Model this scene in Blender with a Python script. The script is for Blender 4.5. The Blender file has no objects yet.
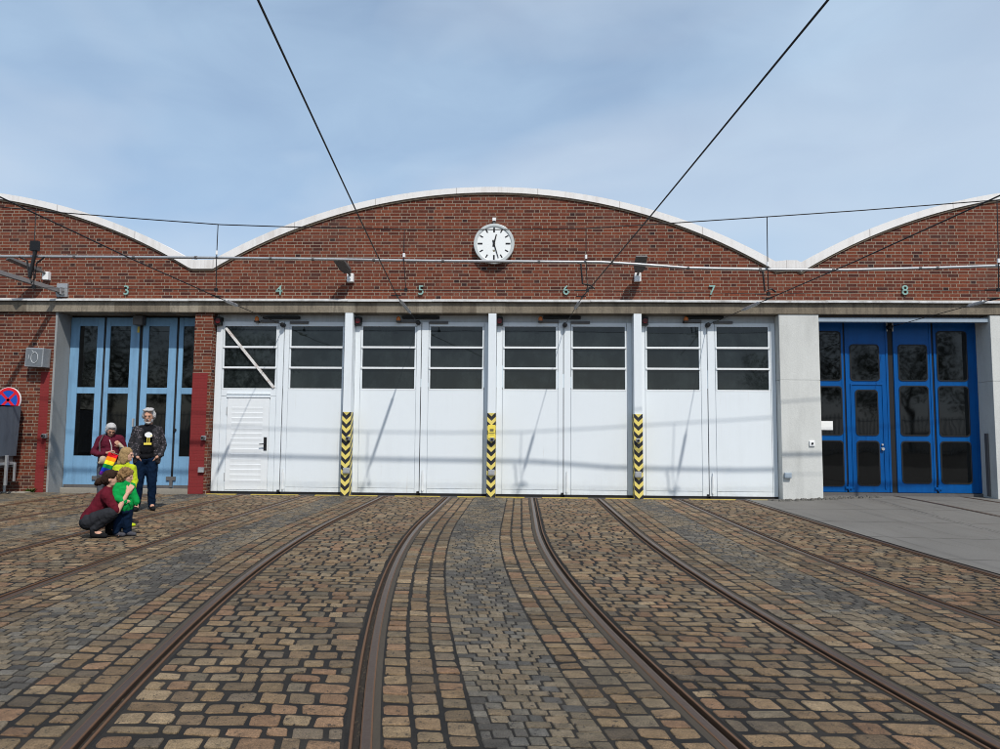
import bpy, bmesh, math, random
from mathutils import Vector, Matrix
random.seed(7)
rnd = random.uniform
R = math.radians
scn = bpy.context.scene
col = scn.collection

# ------------------------------------------------------------------ camera
FPX, DIST, EYE = 710.0, 16.5, 1.53
cam_rot = (Matrix.Rotation(R(1.7), 3, 'Z') @ Matrix.Rotation(math.pi/2 + R(4.51), 3, 'X') @ Matrix.Rotation(R(0.46), 3, 'Z'))
cam_d = bpy.data.cameras.new('camera'); cam = bpy.data.objects.new('camera', cam_d); col.objects.link(cam)
cam.matrix_world = Matrix.Translation((0, -DIST, EYE)) @ cam_rot.to_4x4()
cam_d.sensor_width = 36; cam_d.lens = 36*FPX/1000; cam_d.clip_end = 3000; cam_d.clip_start = 0.05
scn.camera = cam

def at(px, py, y):
    """point of the plane at depth y that the photo shows at pixel (px, py): used to measure the place"""
    d = cam_rot @ Vector((px-500, -(py-374.5), -FPX))
    t = (y + DIST)/d.y
    return Vector((t*d.x, y, EYE + t*d.z))

# ------------------------------------------------------------------ materials
class NT:
    def __init__(s, name):
        s.m = bpy.data.materials.new(name); s.m.use_nodes = True
        s.t = s.m.node_tree; s.t.nodes.clear()
        s.out = s.t.nodes.new('ShaderNodeOutputMaterial')
        s.b = s.t.nodes.new('ShaderNodeBsdfPrincipled')
        s.t.links.new(s.b.outputs[0], s.out.inputs[0])
    def n(s, kind, **kw):
        k = s.t.nodes.new(kind)
        for a, v in kw.items(): setattr(k, a, v)
        return k
    def put(s, sock, v):
        if hasattr(v, 'is_linked') or isinstance(v, bpy.types.NodeSocket): s.t.links.new(v, sock)
        else:
            if sock.type == 'RGBA' and not hasattr(v, '__len__'): v = (v, v, v, 1)
            if sock.type == 'RGBA' and len(v) == 3: v = (*v, 1)
            sock.default_value = v
    def math(s, op, a, b=None, c=None, clamp=False):
        k = s.n('ShaderNodeMath', operation=op); k.use_clamp = clamp
        s.put(k.inputs[0], a)
        if b is not None: s.put(k.inputs[1], b)
        if c is not None: s.put(k.inputs[2], c)
        return k.outputs[0]
    def pos(s, kind='Object'):
        return s.n('ShaderNodeTexCoord').outputs[kind]
    def sep(s, v):
        k = s.n('ShaderNodeSeparateXYZ'); s.put(k.inputs[0], v); return k.outputs
    def comb(s, x, y, z):
        k = s.n('ShaderNodeCombineXYZ'); s.put(k.inputs[0], x); s.put(k.inputs[1], y); s.put(k.inputs[2], z); return k.outputs[0]
    def scale(s, v, sc):
        k = s.n('ShaderNodeMapping'); s.put(k.inputs['Vector'], v); k.inputs['Scale'].default_value = sc; return k.outputs[0]
    def noise(s, v, sc, det=4, rough=.55, dist=0):
        k = s.n('ShaderNodeTexNoise'); s.put(k.inputs['Vector'], v)
        k.inputs['Scale'].default_value = sc; k.inputs['Detail'].default_value = det
        k.inputs['Roughness'].default_value = rough; k.inputs['Distortion'].default_value = dist
        return k.outputs[0]
    def white(s, v):
        k = s.n('ShaderNodeTexWhiteNoise', noise_dimensions='3D'); s.put(k.inputs['Vector'], v); return k.outputs
    def voro(s, v, sc, feat='F1'):
        k = s.n('ShaderNodeTexVoronoi', feature=feat); s.put(k.inputs['Vector'], v); k.inputs['Scale'].default_value = sc; return k.outputs
    def ramp(s, f, stops, interp='LINEAR'):
        k = s.n('ShaderNodeValToRGB'); k.color_ramp.interpolation = interp
        e = k.color_ramp.elements
        while len(e) < len(stops): e.new(.5)
        for i, (p, c) in enumerate(stops):
            e[i].position = p; e[i].color = (*c, 1) if hasattr(c, '__len__') else (c, c, c, 1)
        s.put(k.inputs[0], f); return k.outputs[0]
    def mix(s, f, a, b, mode='MIX'):
        k = s.n('ShaderNodeMix', data_type='RGBA', blend_type=mode)
        s.put(k.inputs[0], f); s.put(k.inputs[6], a); s.put(k.inputs[7], b); return k.outputs[2]
    def bump(s, h, dist, strength=1):
        k = s.n('ShaderNodeBump'); s.put(k.inputs['Height'], h); k.inputs['Distance'].default_value = dist; k.inputs['Strength'].default_value = strength
        s.t.links.new(k.outputs[0], s.b.inputs['Normal'])
    def set(s, base=None, rough=None, metal=None, spec=None):
        if base is not None: s.put(s.b.inputs['Base Color'], base)
        if rough is not None: s.put(s.b.inputs['Roughness'], rough)
        if metal is not None: s.put(s.b.inputs['Metallic'], metal)
        if spec is not None: s.put(s.b.inputs['Specular IOR Level'], spec)
        return s.m

def paint(name, c, rough=.5, dirt=.12, metal=0, scale=3, fine=0.0, dirtcol=None, streak=True, spec=.3):
    t = NT(name); p = t.pos()
    n1 = t.noise(p, scale, 6, .65)
    v = t.scale(p, (6, 6, .5)) if streak else t.scale(p, (7, 7, 7))
    n2 = t.noise(v, scale, 4, .6)
    f = t.math('MULTIPLY', t.ramp(t.math('MULTIPLY', n1, n2), [(.2, 0), (.42, 1)]), dirt)
    base = t.mix(f, c, dirtcol or tuple(x*.45 for x in c))
    t.set(base, t.math('ADD', t.math('MULTIPLY', n1, .2), rough-.1), metal, spec)
    if fine: t.bump(t.noise(p, 60, 3), fine)
    return t.m

def brick_mat(name, over=None):
    t = NT(name); x, y, z = t.sep(t.pos())[:3]
    u = t.math('ADD', x, y)
    rowf = t.math('DIVIDE', z, .0768)
    row = t.math('FLOOR', rowf)
    odd = t.math('MODULO', t.math('ABSOLUTE', row), 2.0)
    rj = t.math('MULTIPLY', t.white(t.comb(row, 7.1, 3.3))[0], .06)
    f = t.math('ADD', t.math('ADD', t.math('DIVIDE', u, .63), t.math('MULTIPLY', odd, .3)), rj)
    cell = t.math('FLOOR', f)
    k = t.math('MULTIPLY', t.math('FRACT', f), 2.5)
    sub = t.math('FLOOR', k)
    kk = t.math('FRACT', k)
    head = t.math('GREATER_THAN', sub, 1.5)
    width = t.math('SUBTRACT', 1.0, t.math('MULTIPLY', head, .5))
    j = .028
    e1 = t.math('LESS_THAN', kk, j)
    e2 = t.math('GREATER_THAN', kk, t.math('SUBTRACT', width, j))
    zz = t.math('FRACT', rowf)
    e3 = t.math('LESS_THAN', zz, .085); e4 = t.math('GREATER_THAN', zz, .915)
    mort = t.math('MAXIMUM', t.math('MAXIMUM', e1, e2), t.math('MAXIMUM', e3, e4))
    idv = t.comb(t.math('ADD', t.math('MULTIPLY', cell, 3), sub), row, 1.7)
    w = t.white(idv)
    p = t.pos()
    cl = t.noise(p, .55, 4)
    val = t.math('ADD', t.math('MULTIPLY', w[0], .85), t.math('MULTIPLY', t.math('SUBTRACT', cl, .5), .4))
    val = t.math('MAXIMUM', val, t.math('MULTIPLY', t.math('SUBTRACT', 1.0, head), t.math('ADD', .06, t.math('MULTIPLY', w[0], .08))))
    c = t.ramp(val, [(0, (.040, .022, .024)), (.04, (.052, .026, .027)), (.08, (.110, .038, .028)), (.3, (.175, .052, .031)),
                     (.55, (.235, .075, .042)), (.78, (.15, .046, .031)), (.95, (.27, .10, .06)), (1, (.30, .125, .08))])
    fine = t.noise(p, 45, 4, .7)
    c = t.mix(.75, c, t.ramp(t.noise(p, 20, 5, .75), [(.32, .45), (.68, 1.25)]), 'MULTIPLY')
    c = t.mix(1.0, c, (.84, .76, .73), 'MULTIPLY')
    mc = t.mix(t.noise(p, 1.3, 5), (.20, .155, .115), (.37, .305, .235))
    base = t.mix(mort, c, mc)
    soot = t.ramp(t.noise(t.scale(p, (.7, .7, 2.2)), 1.1, 5, .6), [(.5, 0), (.8, .4)])
    base = t.mix(soot, base, (.10, .075, .065))
    if over:
        base = t.mix(t.ramp(t.noise(p, 9, 5, .7), [(.28, .75), (.4, .97)]), base, over)
    h = t.math('SUBTRACT', t.math('MULTIPLY', fine, .35), mort)
    t.bump(h, .006, .8)
    return t.set(base, .85, spec=.12)

def concrete(name, a, b, sc=1.2, streak=.5, rough=.85, joints=False):
    t = NT(name); p = t.pos()
    n = t.noise(p, sc, 8, .6); n2 = t.noise(t.scale(p, (5, 5, .5)), sc, 5, .6); n3 = t.noise(p, 38, 5, .7)
    c = t.mix(t.math('ADD', t.math('MULTIPLY', n, 1-streak), t.math('MULTIPLY', n2, streak)), a, b)
    c = t.mix(.25, c, t.ramp(n3, [(.3, .7), (.7, 1.15)]), 'MULTIPLY')
    c = t.mix(t.ramp(t.noise(t.scale(p, (1.5, 1.5, .4)), 1.4, 6, .65), [(.5, 0), (.72, .35)]), c, tuple(k*.55 for k in a))
    pits = t.ramp(t.voro(p, 21)[0], [(.03, .35), (.09, 1)])
    c = t.mix(.7, c, pits, 'MULTIPLY')
    t.bump(n3, .004)
    return t.set(c, rough, spec=.2)

def lintel_mat():
    t = NT('weathered_lintel_concrete'); p = t.pos(); x, y, z = t.sep(p)[:3]
    blk = t.math('FLOOR', t.math('DIVIDE', t.math('ADD', x, t.math('MULTIPLY', t.noise(t.comb(x, 0, 0), .35, 2), 2.2)), .72))
    w = t.white(t.comb(blk, 3, 5))[0]
    left = t.ramp(t.math('DIVIDE', t.math('ADD', x, 12), 20.0), [(.5, 1), (.72, .12)])
    n = t.noise(p, 2.2, 7, .65)
    c = t.mix(n, (.085, .068, .048), (.27, .225, .165))
    patch = t.mix(t.math('MULTIPLY', t.ramp(w, [(.3, 0), (.34, .9), (.6, .9), (.64, .35), (.85, .35), (.87, 1)]), left), c, (.30, .26, .20))
    st = t.ramp(t.noise(t.scale(p, (5, 5, .8)), 1.3, 5, .7), [(.45, 0), (.7, .75)])
    c = t.mix(st, patch, (.06, .047, .035))
    c = t.mix(.45, c, t.ramp(t.noise(p, 40, 4), [(.3, .55), (.7, 1.15)]), 'MULTIPLY')
    t.bump(t.noise(p, 30, 4), .006)
    return t.set(c, .9)

def sett_mat():
    t = NT('granite_setts'); p = t.pos()
    a = t.n('ShaderNodeAttribute', attribute_name='tint', attribute_type='GEOMETRY').outputs['Color']
    n1 = t.noise(p, 14, 5, .65); n2 = t.noise(p, 130, 3, .7)
    c = t.mix(.75, a, t.ramp(n1, [(.28, .5), (.70, 1.35)]), 'MULTIPLY')
    c = t.mix(.5, c, t.ramp(n2, [(.34, .15), (.62, 1.75)]), 'MULTIPLY')
    wear = t.ramp(t.noise(p, .45, 4, .6), [(.35, .72), (.65, 1.12)])
    c = t.mix(.8, c, wear, 'MULTIPLY')
    c = t.mix(1.0, c, (1.0, .965, .915), 'MULTIPLY')
    edge = t.ramp(t.noise(p, 19, 5, .75), [(.585, 0), (.625, .9)])
    c = t.mix(edge, c, (.022, .020, .018))
    t.bump(t.math('ADD', n1, t.math('MULTIPLY', n2, .5)), .016, 1)
    return t.set(c, t.math('ADD', t.math('MULTIPLY', n1, .3), .5), spec=.22)

def joint_mat():
    t = NT('bitumen_joints'); p = t.pos()
    n = t.noise(p, 30, 5, .7); n2 = t.noise(p, 1.1, 4)
    c = t.mix(n, (.008, .0078, .0078), (.024, .022, .020))
    c = t.mix(t.ramp(n2, [(.45, 0), (.75, .5)]), c, (.055, .046, .036))
    t.bump(t.noise(p, 75, 4, .7), .006)
    return t.set(c, .8, spec=.2)

def slab_mat():
    t = NT('concrete_slabs'); p = t.pos(); x, y, z = t.sep(p)[:3]
    n = t.noise(p, .7, 7, .6); n3 = t.noise(p, 60, 4, .7)
    c = t.mix(n, (.118, .113, .104), (.178, .170, .157))
    def line(v, w): return t.math('LESS_THAN', t.math('ABSOLUTE', v), w)
    ym = t.math('SUBTRACT', t.math('FRACT', t.math('DIVIDE', t.math('ADD', t.math('ADD', y, t.math('MULTIPLY', x, .10)), 100.4), 1.85)), .5)
    j1 = t.math('LESS_THAN', t.math('ABSOLUTE', ym), .010)
    xj = t.math('SUBTRACT', x, t.math('ADD', 7.72, t.math('MULTIPLY', y, .06)))
    j2 = t.math('MAXIMUM', line(xj, .012), line(t.math('SUBTRACT', xj, .09), .012))
    brk = t.math('GREATER_THAN', t.noise(p, 7, 3), .47)
    j = t.math('MAXIMUM', j1, t.math('MULTIPLY', j2, brk))
    c = t.mix(t.math('MULTIPLY', j, .8), c, (.05, .045, .04))
    cr = t.ramp(t.voro(t.comb(t.math('ADD', x, t.math('MULTIPLY', t.noise(p, 2.2, 5), .7)), t.math('ADD', y, t.math('MULTIPLY', t.noise(p, 2.6, 5), .7)), 0), .33, 'DISTANCE_TO_EDGE')[0], [(.002, 1), (.006, 0)])
    c = t.mix(t.math('MULTIPLY', cr, .25), c, (.045, .04, .036))
    ty = t.math('MULTIPLY', t.ramp(t.noise(t.scale(p, (5, .12, 1)), 1.6, 4, .6), [(.55, 0), (.68, .5)]), t.noise(p, 3, 4))
    c = t.mix(ty, c, (.04, .038, .036))
    st = t.ramp(t.noise(t.scale(p, (3, .5, 1)), .9, 5, .65), [(.52, 0), (.75, .45)])
    c = t.mix(st, c, (.10, .088, .075))
    c = t.mix(.35, c, t.ramp(n3, [(.3, .6), (.7, 1.25)]), 'MULTIPLY')
    t.bump(n3, .003)
    return t.set(c, .8, spec=.2)

def steel_rail(name, a, b, metal, rough):
    t = NT(name); p = t.pos()
    n = t.noise(t.scale(p, (30, 2, 4)), 2, 5, .65); n2 = t.noise(p, 18, 5, .7)
    c = t.mix(t.math('ADD', t.math('MULTIPLY', n, .6), t.math('MULTIPLY', n2, .4)), a, b)
    t.bump(n2, .002)
    return t.set(c, rough, metal)

def glass_mat(name, c, spec=.5):
    t = NT(name); p = t.pos()
    n = t.noise(p, 1.6, 5, .6)
    dust = t.ramp(t.noise(t.scale(p, (1.2, 1, .8)), 1.9, 6, .7), [(.42, 0), (.75, .55)])
    base = t.mix(dust, tuple(k*.55 for k in c), tuple(k*2.6 for k in c))
    t.bump(t.noise(p, .8, 2), .010, .35)
    return t.set(base, t.math('ADD', t.math('MULTIPLY', n, .05), .005), spec=spec)

def cloth(name, c, vary=.35, sc=9):
    t = NT(name); p = t.pos()
    n = t.noise(p, sc, 5, .65); f = t.noise(p, 140, 2)
    b = t.mix(n, tuple(k*(1-vary) for k in c), tuple(min(1, k*(1+vary)) for k in c))
    t.bump(t.math('ADD', t.math('MULTIPLY', t.noise(p, 16, 3), 1.0), t.math('MULTIPLY', f, .1)), .012, .8)
    return t.set(b, .9, spec=.1)

def hazard_mat():
    t = NT('hazard_chevrons'); x, y, z = t.sep(t.pos())[:3]
    side = t.math('MULTIPLY', t.math('ADD', y, .145), .9)
    a = t.math('ADD', t.math('ABSOLUTE', x), side)
    f = t.math('FRACT', t.math('DIVIDE', t.math('SUBTRACT', z, a), .205))
    s = t.math('LESS_THAN', f, .5)
    n = t.noise(t.pos(), 22, 4)
    c = t.mix(s, (.74, .60, .15), (.012, .013, .018))
    c = t.mix(t.ramp(n, [(.62, 0), (.72, .4)]), c, (.2, .18, .15))
    return t.set(c, .5)

M = {}
M['brick'] = brick_mat('red_brick')
M['brick_red'] = brick_mat('red_painted_brick', (.205, .028, .029))
M['lintel'] = lintel_mat()
M['pier'] = concrete('pale_pier_concrete', (.49, .495, .47), (.68, .685, .66))
M['jamb'] = concrete('grey_jamb_concrete', (.22, .23, .23), (.34, .35, .35))
def roof_edge_mat():
    t = NT('white_roof_edge'); p = t.pos(); x, y, z = t.sep(p)[:3]
    n = t.noise(t.scale(p, (9, 9, .7)), .9, 5, .65); n2 = t.noise(p, .7, 5)
    c = t.mix(t.ramp(t.math('MULTIPLY', n, n2), [(.22, 0), (.42, .5)]), (.76, .74, .72), (.42, .37, .33))
    j = t.math('LESS_THAN', t.math('FRACT', t.math('DIVIDE', t.math('ADD', x, 100.0), 1.93)), .012)
    c = t.mix(t.math('MULTIPLY', j, .6), c, (.33, .30, .28))
    return t.set(c, .6, spec=.3)
M['roofedge'] = roof_edge_mat()
M['soffit'] = paint('tan_soffit_board', (.20, .155, .11), .8, .4)
M['flash'] = paint('zinc_flashing', (.62, .63, .63), .45, .7, scale=1.2, dirtcol=(.26, .24, .22))
M['roof'] = paint('grey_roofing', (.30, .30, .30), .85, .4)
M['white'] = paint('white_door_paint', (.72, .765, .795), .42, .14, scale=.9, dirtcol=(.50, .52, .53))
def door_white():
    t = NT('white_door_paint'); p = t.pos(); x, y, z = t.sep(p)[:3]
    n1 = t.noise(p, .9, 6, .65); n2 = t.noise(t.scale(p, (6, 6, .5)), 1.0, 5, .65); n3 = t.noise(p, 7, 6, .7)
    c = t.mix(t.math('MULTIPLY', t.ramp(t.math('MULTIPLY', n1, n2), [(.24, 0), (.44, 1)]), .10), (.715, .76, .79), (.50, .52, .53))
    splash = t.math('MULTIPLY', t.ramp(z, [(.05, 1), (.42, 0)]), t.ramp(n3, [(.36, 0), (.62, 1)]))
    c = t.mix(t.math('MULTIPLY', splash, .22), c, (.34, .32, .28))
    run = t.math('MULTIPLY', t.ramp(t.noise(t.scale(p, (16, 16, .35)), 1.0, 3, .6), [(.64, 0), (.72, 1)]), t.ramp(n1, [(.48, 0), (.66, .25)]))
    c = t.mix(run, c, (.36, .27, .18))
    chip = t.ramp(t.noise(p, 11, 5, .75), [(.72, 0), (.735, .6)])
    c = t.mix(chip, c, (.30, .27, .24))
    t.bump(t.noise(p, 2.2, 3), .006, .4)
    return t.set(c, t.math('ADD', t.math('MULTIPLY', n1, .2), .34), spec=.3)
M['white'] = door_white()
M['white2'] = paint('white_bar_paint', (.74, .765, .78), .4, .08)
M['whitebrown'] = paint('chipped_bar_paint', (.70, .70, .68), .5, .8, scale=7, dirtcol=(.25, .10, .05), streak=False)
M['header'] = paint('grey_white_header_paint', (.50, .52, .53), .5, .3)
M['dark'] = paint('black_rubber_and_gaps', (.012, .012, .013), .6, .1)
M['ltblue'] = paint('light_blue_door_paint', (.185, .355, .535), .5, .55, scale=1.6, dirtcol=(.11, .20, .31))
M['dkblue'] = paint('deep_blue_door_paint', (.0005, .076, .275), .38, .45, scale=1.3, dirtcol=(.002, .035, .13), spec=.2)
M['glassw'] = glass_mat('grey_window_glass', (.012, .016, .016))
M['glassd'] = glass_mat('dark_window_glass', (.0015, .0018, .0018), .5)
M['grey'] = paint('grey_metal', (.36, .37, .38), .5, .3)
M['bluegrey'] = paint('blue_grey_steel', (.30, .36, .42), .45, .2)
M['galv'] = paint('galvanised_steel', (.42, .43, .44), .42, .5, metal=.5, scale=4, dirtcol=(.22, .22, .22), streak=False)
M['pale_bar'] = paint('pale_fence_paint', (.62, .62, .58), .5, .2)
M['dksteel'] = paint('dark_grey_steel', (.11, .105, .105), .55, .3)
M['armgrey'] = paint('brownish_grey_steel', (.20, .19, .19), .5, .3)
M['wire'] = paint('dark_wire', (.012, .012, .013), .5, .1)
M['hazard'] = hazard_mat()
M['yellow'] = paint('yellow_paint', (.56, .42, .07), .6, .6, dirtcol=(.22, .17, .07), scale=2.2, streak=False)
M['plate_yellow'] = paint('yellow_plate', (.82, .66, .10), .4, .1)
M['ink'] = paint('grey_ink', (.16, .14, .06), .5, .0)
M['mint'] = paint('pale_turquoise_paint', (.25, .42, .38), .5, .3)
M['clockface'] = paint('white_clock_dial', (.82, .84, .83), .35, .03)
M['clockcase'] = paint('clock_case_grey', (.52, .55, .55), .35, .2)
M['black'] = paint('black_paint', (.010, .010, .011), .45, .05)
M['red_lens'] = paint('red_lens', (.09, .004, .004), .15, .0)
M['orange_lens'] = paint('orange_lens', (.50, .13, .015), .2, .0)
M['signred'] = paint('sign_red', (.62, .012, .025), .35, .05)
M['signblue'] = paint('sign_blue', (.008, .075, .42), .35, .05)
M['signwhite'] = paint('sign_white', (.80, .80, .80), .35, .05)
M['tarp'] = paint('grey_tarpaulin', (.11, .13, .16), .6, .45, scale=2.5)
M['chalk'] = paint('chalk_white', (.55, .57, .58), .9, .3, streak=False)
M['boxgrey'] = paint('dull_grey_panel', (.15, .165, .18), .5, .35)
M['sett'] = sett_mat(); M['joint'] = joint_mat(); M['slab'] = slab_mat()
M['ground'] = concrete('old_asphalt', (.045, .043, .041), (.075, .072, .068), .6, .1)
M['railtop'] = steel_rail('brown_rail_steel', (.040, .027, .020), (.108, .074, .055), .3, .38)
M['raillip'] = steel_rail('rusty_rail_lip', (.060, .030, .015), (.145, .070, .030), .0, .75)
M['groove'] = steel_rail('dirt_in_groove', (.004, .0035, .003), (.030, .021, .014), 0, .95)
M['mortar'] = steel_rail('rust_stained_mortar', (.022, .018, .013), (.066, .050, .032), 0, .9)
M['rubble'] = concrete('dark_rubble', (.05, .048, .045), (.20, .19, .17), 5, .1)
M['sill'] = concrete('pale_sill_concrete', (.22, .20, .165), (.36, .33, .28))
M['paper'] = paint('white_paper', (.82, .82, .80), .6, .03)
# people
M['skin'] = cloth('skin', (.47, .26, .18), .12, 25)
M['skin2'] = cloth('pale_skin', (.55, .32, .23), .1, 25)
M['whitehair'] = cloth('white_hair', (.40, .39, .385), .55, 55)
M['blond'] = cloth('blond_hair', (.30, .20, .095), .6, 45)
M['sandy'] = cloth('sandy_curls', (.20, .12, .055), .6, 40)
M['brownhair'] = cloth('dark_brown_hair', (.030, .017, .012), .5, 45)
M['maroon'] = cloth('maroon_knit', (.085, .010, .022))
M['maroon2'] = cloth('maroon_shirt', (.090, .008, .016))
M['greytrs'] = cloth('grey_trousers', (.075, .080, .095))
M['dkjeans'] = cloth('charcoal_jeans', (.022, .023, .027))
M['jeans'] = cloth('blue_jeans', (.003, .011, .030))
M['green'] = cloth('bright_green_jacket', (.004, .24, .05), .3)
M['lime'] = cloth('neon_yellow_jacket', (.40, .48, .02), .3)
M['tee'] = cloth('black_tee', (.008, .008, .010))
M['shoe'] = cloth('black_shoes', (.010, .010, .011))
M['shoe2'] = cloth('grey_shoes', (.06, .06, .07), .6, 40)
M['beige'] = cloth('beige_fabric', (.42, .34, .25))
for i, c in enumerate([(.62, .012, .02), (.85, .22, .01), (.85, .68, .02), (.01, .22, .05), (.01, .04, .42), (.14, .02, .28)]):
    M['flag%d' % i] = cloth(['red', 'orange', 'yellow', 'green', 'blue', 'violet'][i] + '_flag_stripe', c, .12)
def jacket_mat():
    t = NT('mottled_jacket'); p = t.pos()
    v = t.voro(p, 26)[0]; n = t.noise(p, 17, 5, .7)
    f = t.math('MULTIPLY', t.ramp(v, [(.15, 1), (.4, 0)]), t.ramp(n, [(.34, 0), (.48, 1)]))
    t.bump(t.noise(p, 14, 3), .012)
    return t.set(t.mix(f, (.011, .010, .013), (.15, .125, .14)), .85)
M['jacket'] = jacket_mat()

# ------------------------------------------------------------------ mesh building
class MB:
    def __init__(s): s.v = []; s.f = []; s.mi = []
    def add(s, v, f, mi=0):
        o = len(s.v); s.v += [tuple(p) for p in v]; s.f += [tuple(i+o for i in q) for q in f]; s.mi += [mi]*len(f)
    def box(s, x0, x1, y0, y1, z0, z1, mi=0):
        s.add([(x0,y0,z0),(x1,y0,z0),(x1,y1,z0),(x0,y1,z0),(x0,y0,z1),(x1,y0,z1),(x1,y1,z1),(x0,y1,z1)],
              [(0,3,2,1),(4,5,6,7),(0,1,5,4),(1,2,6,5),(2,3,7,6),(3,0,4,7)], mi)
    def tube(s, pts, r, n=8, mi=0, cap=True):
        pts = [Vector(p) for p in pts]; rs = r if hasattr(r, '__len__') else [r]*len(pts)
        rings = []; up = Vector((0, 0, 1))
        for i, p in enumerate(pts):
            d = (pts[min(i+1, len(pts)-1)] - pts[max(i-1, 0)]).normalized()
            a = d.cross(up if abs(d.z) < .95 else Vector((1, 0, 0))).normalized(); b = d.cross(a)
            rings.append([p + (a*math.cos(2*math.pi*k/n) + b*math.sin(2*math.pi*k/n))*rs[i] for k in range(n)])
        v = [q for g in rings for q in g]; f = []
        for i in range(len(pts)-1):
            for k in range(n):
                f.append((i*n+k, i*n+(k+1) % n, (i+1)*n+(k+1) % n, (i+1)*n+k))
        if cap:
            f.append(tuple(range(n-1, -1, -1))); f.append(tuple((len(pts)-1)*n+k for k in range(n)))
        s.add(v, f, mi)
    def bar(s, a, b, w, h, mi=0):
        """square bar from a to b"""
        a, b = Vector(a), Vector(b); d = (b-a).normalized()
        u = d.cross(Vector((0, 0, 1)) if abs(d.z) < .95 else Vector((0, 1, 0))).normalized(); q = d.cross(u)
        v = []
        for p in (a, b):
            for sx, sy in ((-1, -1), (1, -1), (1, 1), (-1, 1)): v.append(p + u*sx*w/2 + q*sy*h/2)
        s.add(v, [(0,3,2,1),(4,5,6,7),(0,1,5,4),(1,2,6,5),(2,3,7,6),(3,0,4,7)], mi)
    def disc(s, c, r, y0, y1, n=48, mi=0):
        """cylinder whose axis runs along y"""
        v = [(c[0]+r*math.cos(2*math.pi*k/n), y, c[1]+r*math.sin(2*math.pi*k/n)) for y in (y0, y1) for k in range(n)]
        f = [tuple(range(n)), tuple(range(2*n-1, n-1, -1))] + [(k, k+n, (k+1) % n+n, (k+1) % n) for k in range(n)]
        s.add(v, f, mi)
    def ring(s, c, r0, r1, y0, y1, n=48, mi=0):
        v = [(c[0]+r*math.cos(2*math.pi*k/n), y, c[1]+r*math.sin(2*math.pi*k/n)) for y in (y0, y1) for r in (r0, r1) for k in range(n)]
        f = []
        for k in range(n):
            j = (k+1) % n
            f += [(k, n+k, n+j, j), (2*n+k, 2*n+j, 3*n+j, 3*n+k), (n+k, 3*n+k, 3*n+j, n+j), (k, j, 2*n+j, 2*n+k)]
        s.add(v, f, mi)
    def rrect(s, x0, x1, z0, z1, r, y0, y1, mi=0, hole=None):
        def outline(x0, x1, z0, z1, r, n=5):
            o = []
            for cx, cz, a0 in ((x1-r, z1-r, 0), (x0+r, z1-r, 90), (x0+r, z0+r, 180), (x1-r, z0+r, 270)):
                for k in range(n): 
                    a = R(a0 + 90*k/(n-1)); o.append((cx+r*math.cos(a), cz+r*math.sin(a)))
            return o
        o = outline(x0, x1, z0, z1, r); n = len(o)
        if hole is None:
            v = [(p[0], y, p[1]) for y in (y0, y1) for p in o]
            f = [tuple(range(n-1, -1, -1)), tuple(range(n, 2*n))] + [(k, (k+1) % n, (k+1) % n+n, k+n) for k in range(n)]
        else:
            i = outline(x0+hole, x1-hole, z0+hole, z1-hole, max(.005, r-hole*.6))
            v = [(p[0], y, p[1]) for y in (y0, y1) for q in (o, i) for p in q]; f = []
            for k in range(n):
                j = (k+1) % n
                f += [(k, j, n+j, n+k), (2*n+k, 3*n+k, 3*n+j, 2*n+j), (k, 2*n+k, 2*n+j, j), (n+k, n+j, 3*n+j, 3*n+k)]
        s.add(v, f, mi)
    def build(s, name, mats, parent=None, smooth=False, bevel=0, origin=None):
        if not isinstance(mats, (list, tuple)): mats = [mats]
        me = bpy.data.meshes.new(name)
        vs = s.v
        if origin is not None: vs = [(p[0]-origin[0], p[1]-origin[1], p[2]-origin[2]) for p in vs]
        me.from_pydata(vs, [], s.f)
        for m in mats: me.materials.append(m)
        if len(mats) > 1: me.polygons.foreach_set('material_index', s.mi)
        bm = bmesh.new(); bm.from_mesh(me); bmesh.ops.recalc_face_normals(bm, faces=bm.faces); bm.to_mesh(me); bm.free()
        if smooth: me.polygons.foreach_set('use_smooth', [True]*len(me.polygons))
        o = bpy.data.objects.new(name, me); col.objects.link(o)
        if parent: o.parent = parent
        if origin is not None: o.location = origin
        if bevel:
            b = o.modifiers.new('edge', 'BEVEL'); b.width = bevel; b.segments = 2; b.limit_method = 'ANGLE'
        return o

def tag(o, label=None, cat=None, group=None, kind=None):
    if label: o['label'] = label
    if cat: o['category'] = cat
    if group: o['group'] = group
    if kind: o['kind'] = kind
    return o
def empty(name, loc, label, cat, group=None, rz=0):
    o = bpy.data.objects.new(name, None); col.objects.link(o); o.location = loc; o.rotation_euler = (0, 0, rz)
    o.empty_display_size = .2
    return tag(o, label, cat, group)

# ------------------------------------------------------------------ light, sky
SUN = Vector((.44, -1.0, 1.42)).normalized()
el = math.asin(SUN.z); az = math.atan2(SUN.x, SUN.y)
sd = bpy.data.lights.new('sun', 'SUN'); so = bpy.data.objects.new('sun', sd); col.objects.link(so)
sd.energy = 3.8; sd.angle = R(.95); sd.color = (1, .955, .885)
so.rotation_euler = (-SUN).to_track_quat('-Z', 'Y').to_euler(); so.location = (8, -18, 26)
w = bpy.data.worlds.new('World'); scn.world = w; w.use_nodes = True
nt = w.node_tree; nt.nodes.clear()
wo = nt.nodes.new('ShaderNodeOutputWorld'); bg = nt.nodes.new('ShaderNodeBackground'); nt.links.new(bg.outputs[0], wo.inputs[0])
sky = nt.nodes.new('ShaderNodeTexSky'); sky.sky_type = 'NISHITA'; sky.sun_disc = False
sky.sun_elevation = el; sky.sun_rotation = az; sky.air_density = 1.0; sky.dust_density = 1.2; sky.ozone_density = 1.5
tc = nt.nodes.new('ShaderNodeTexCoord')
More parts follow.
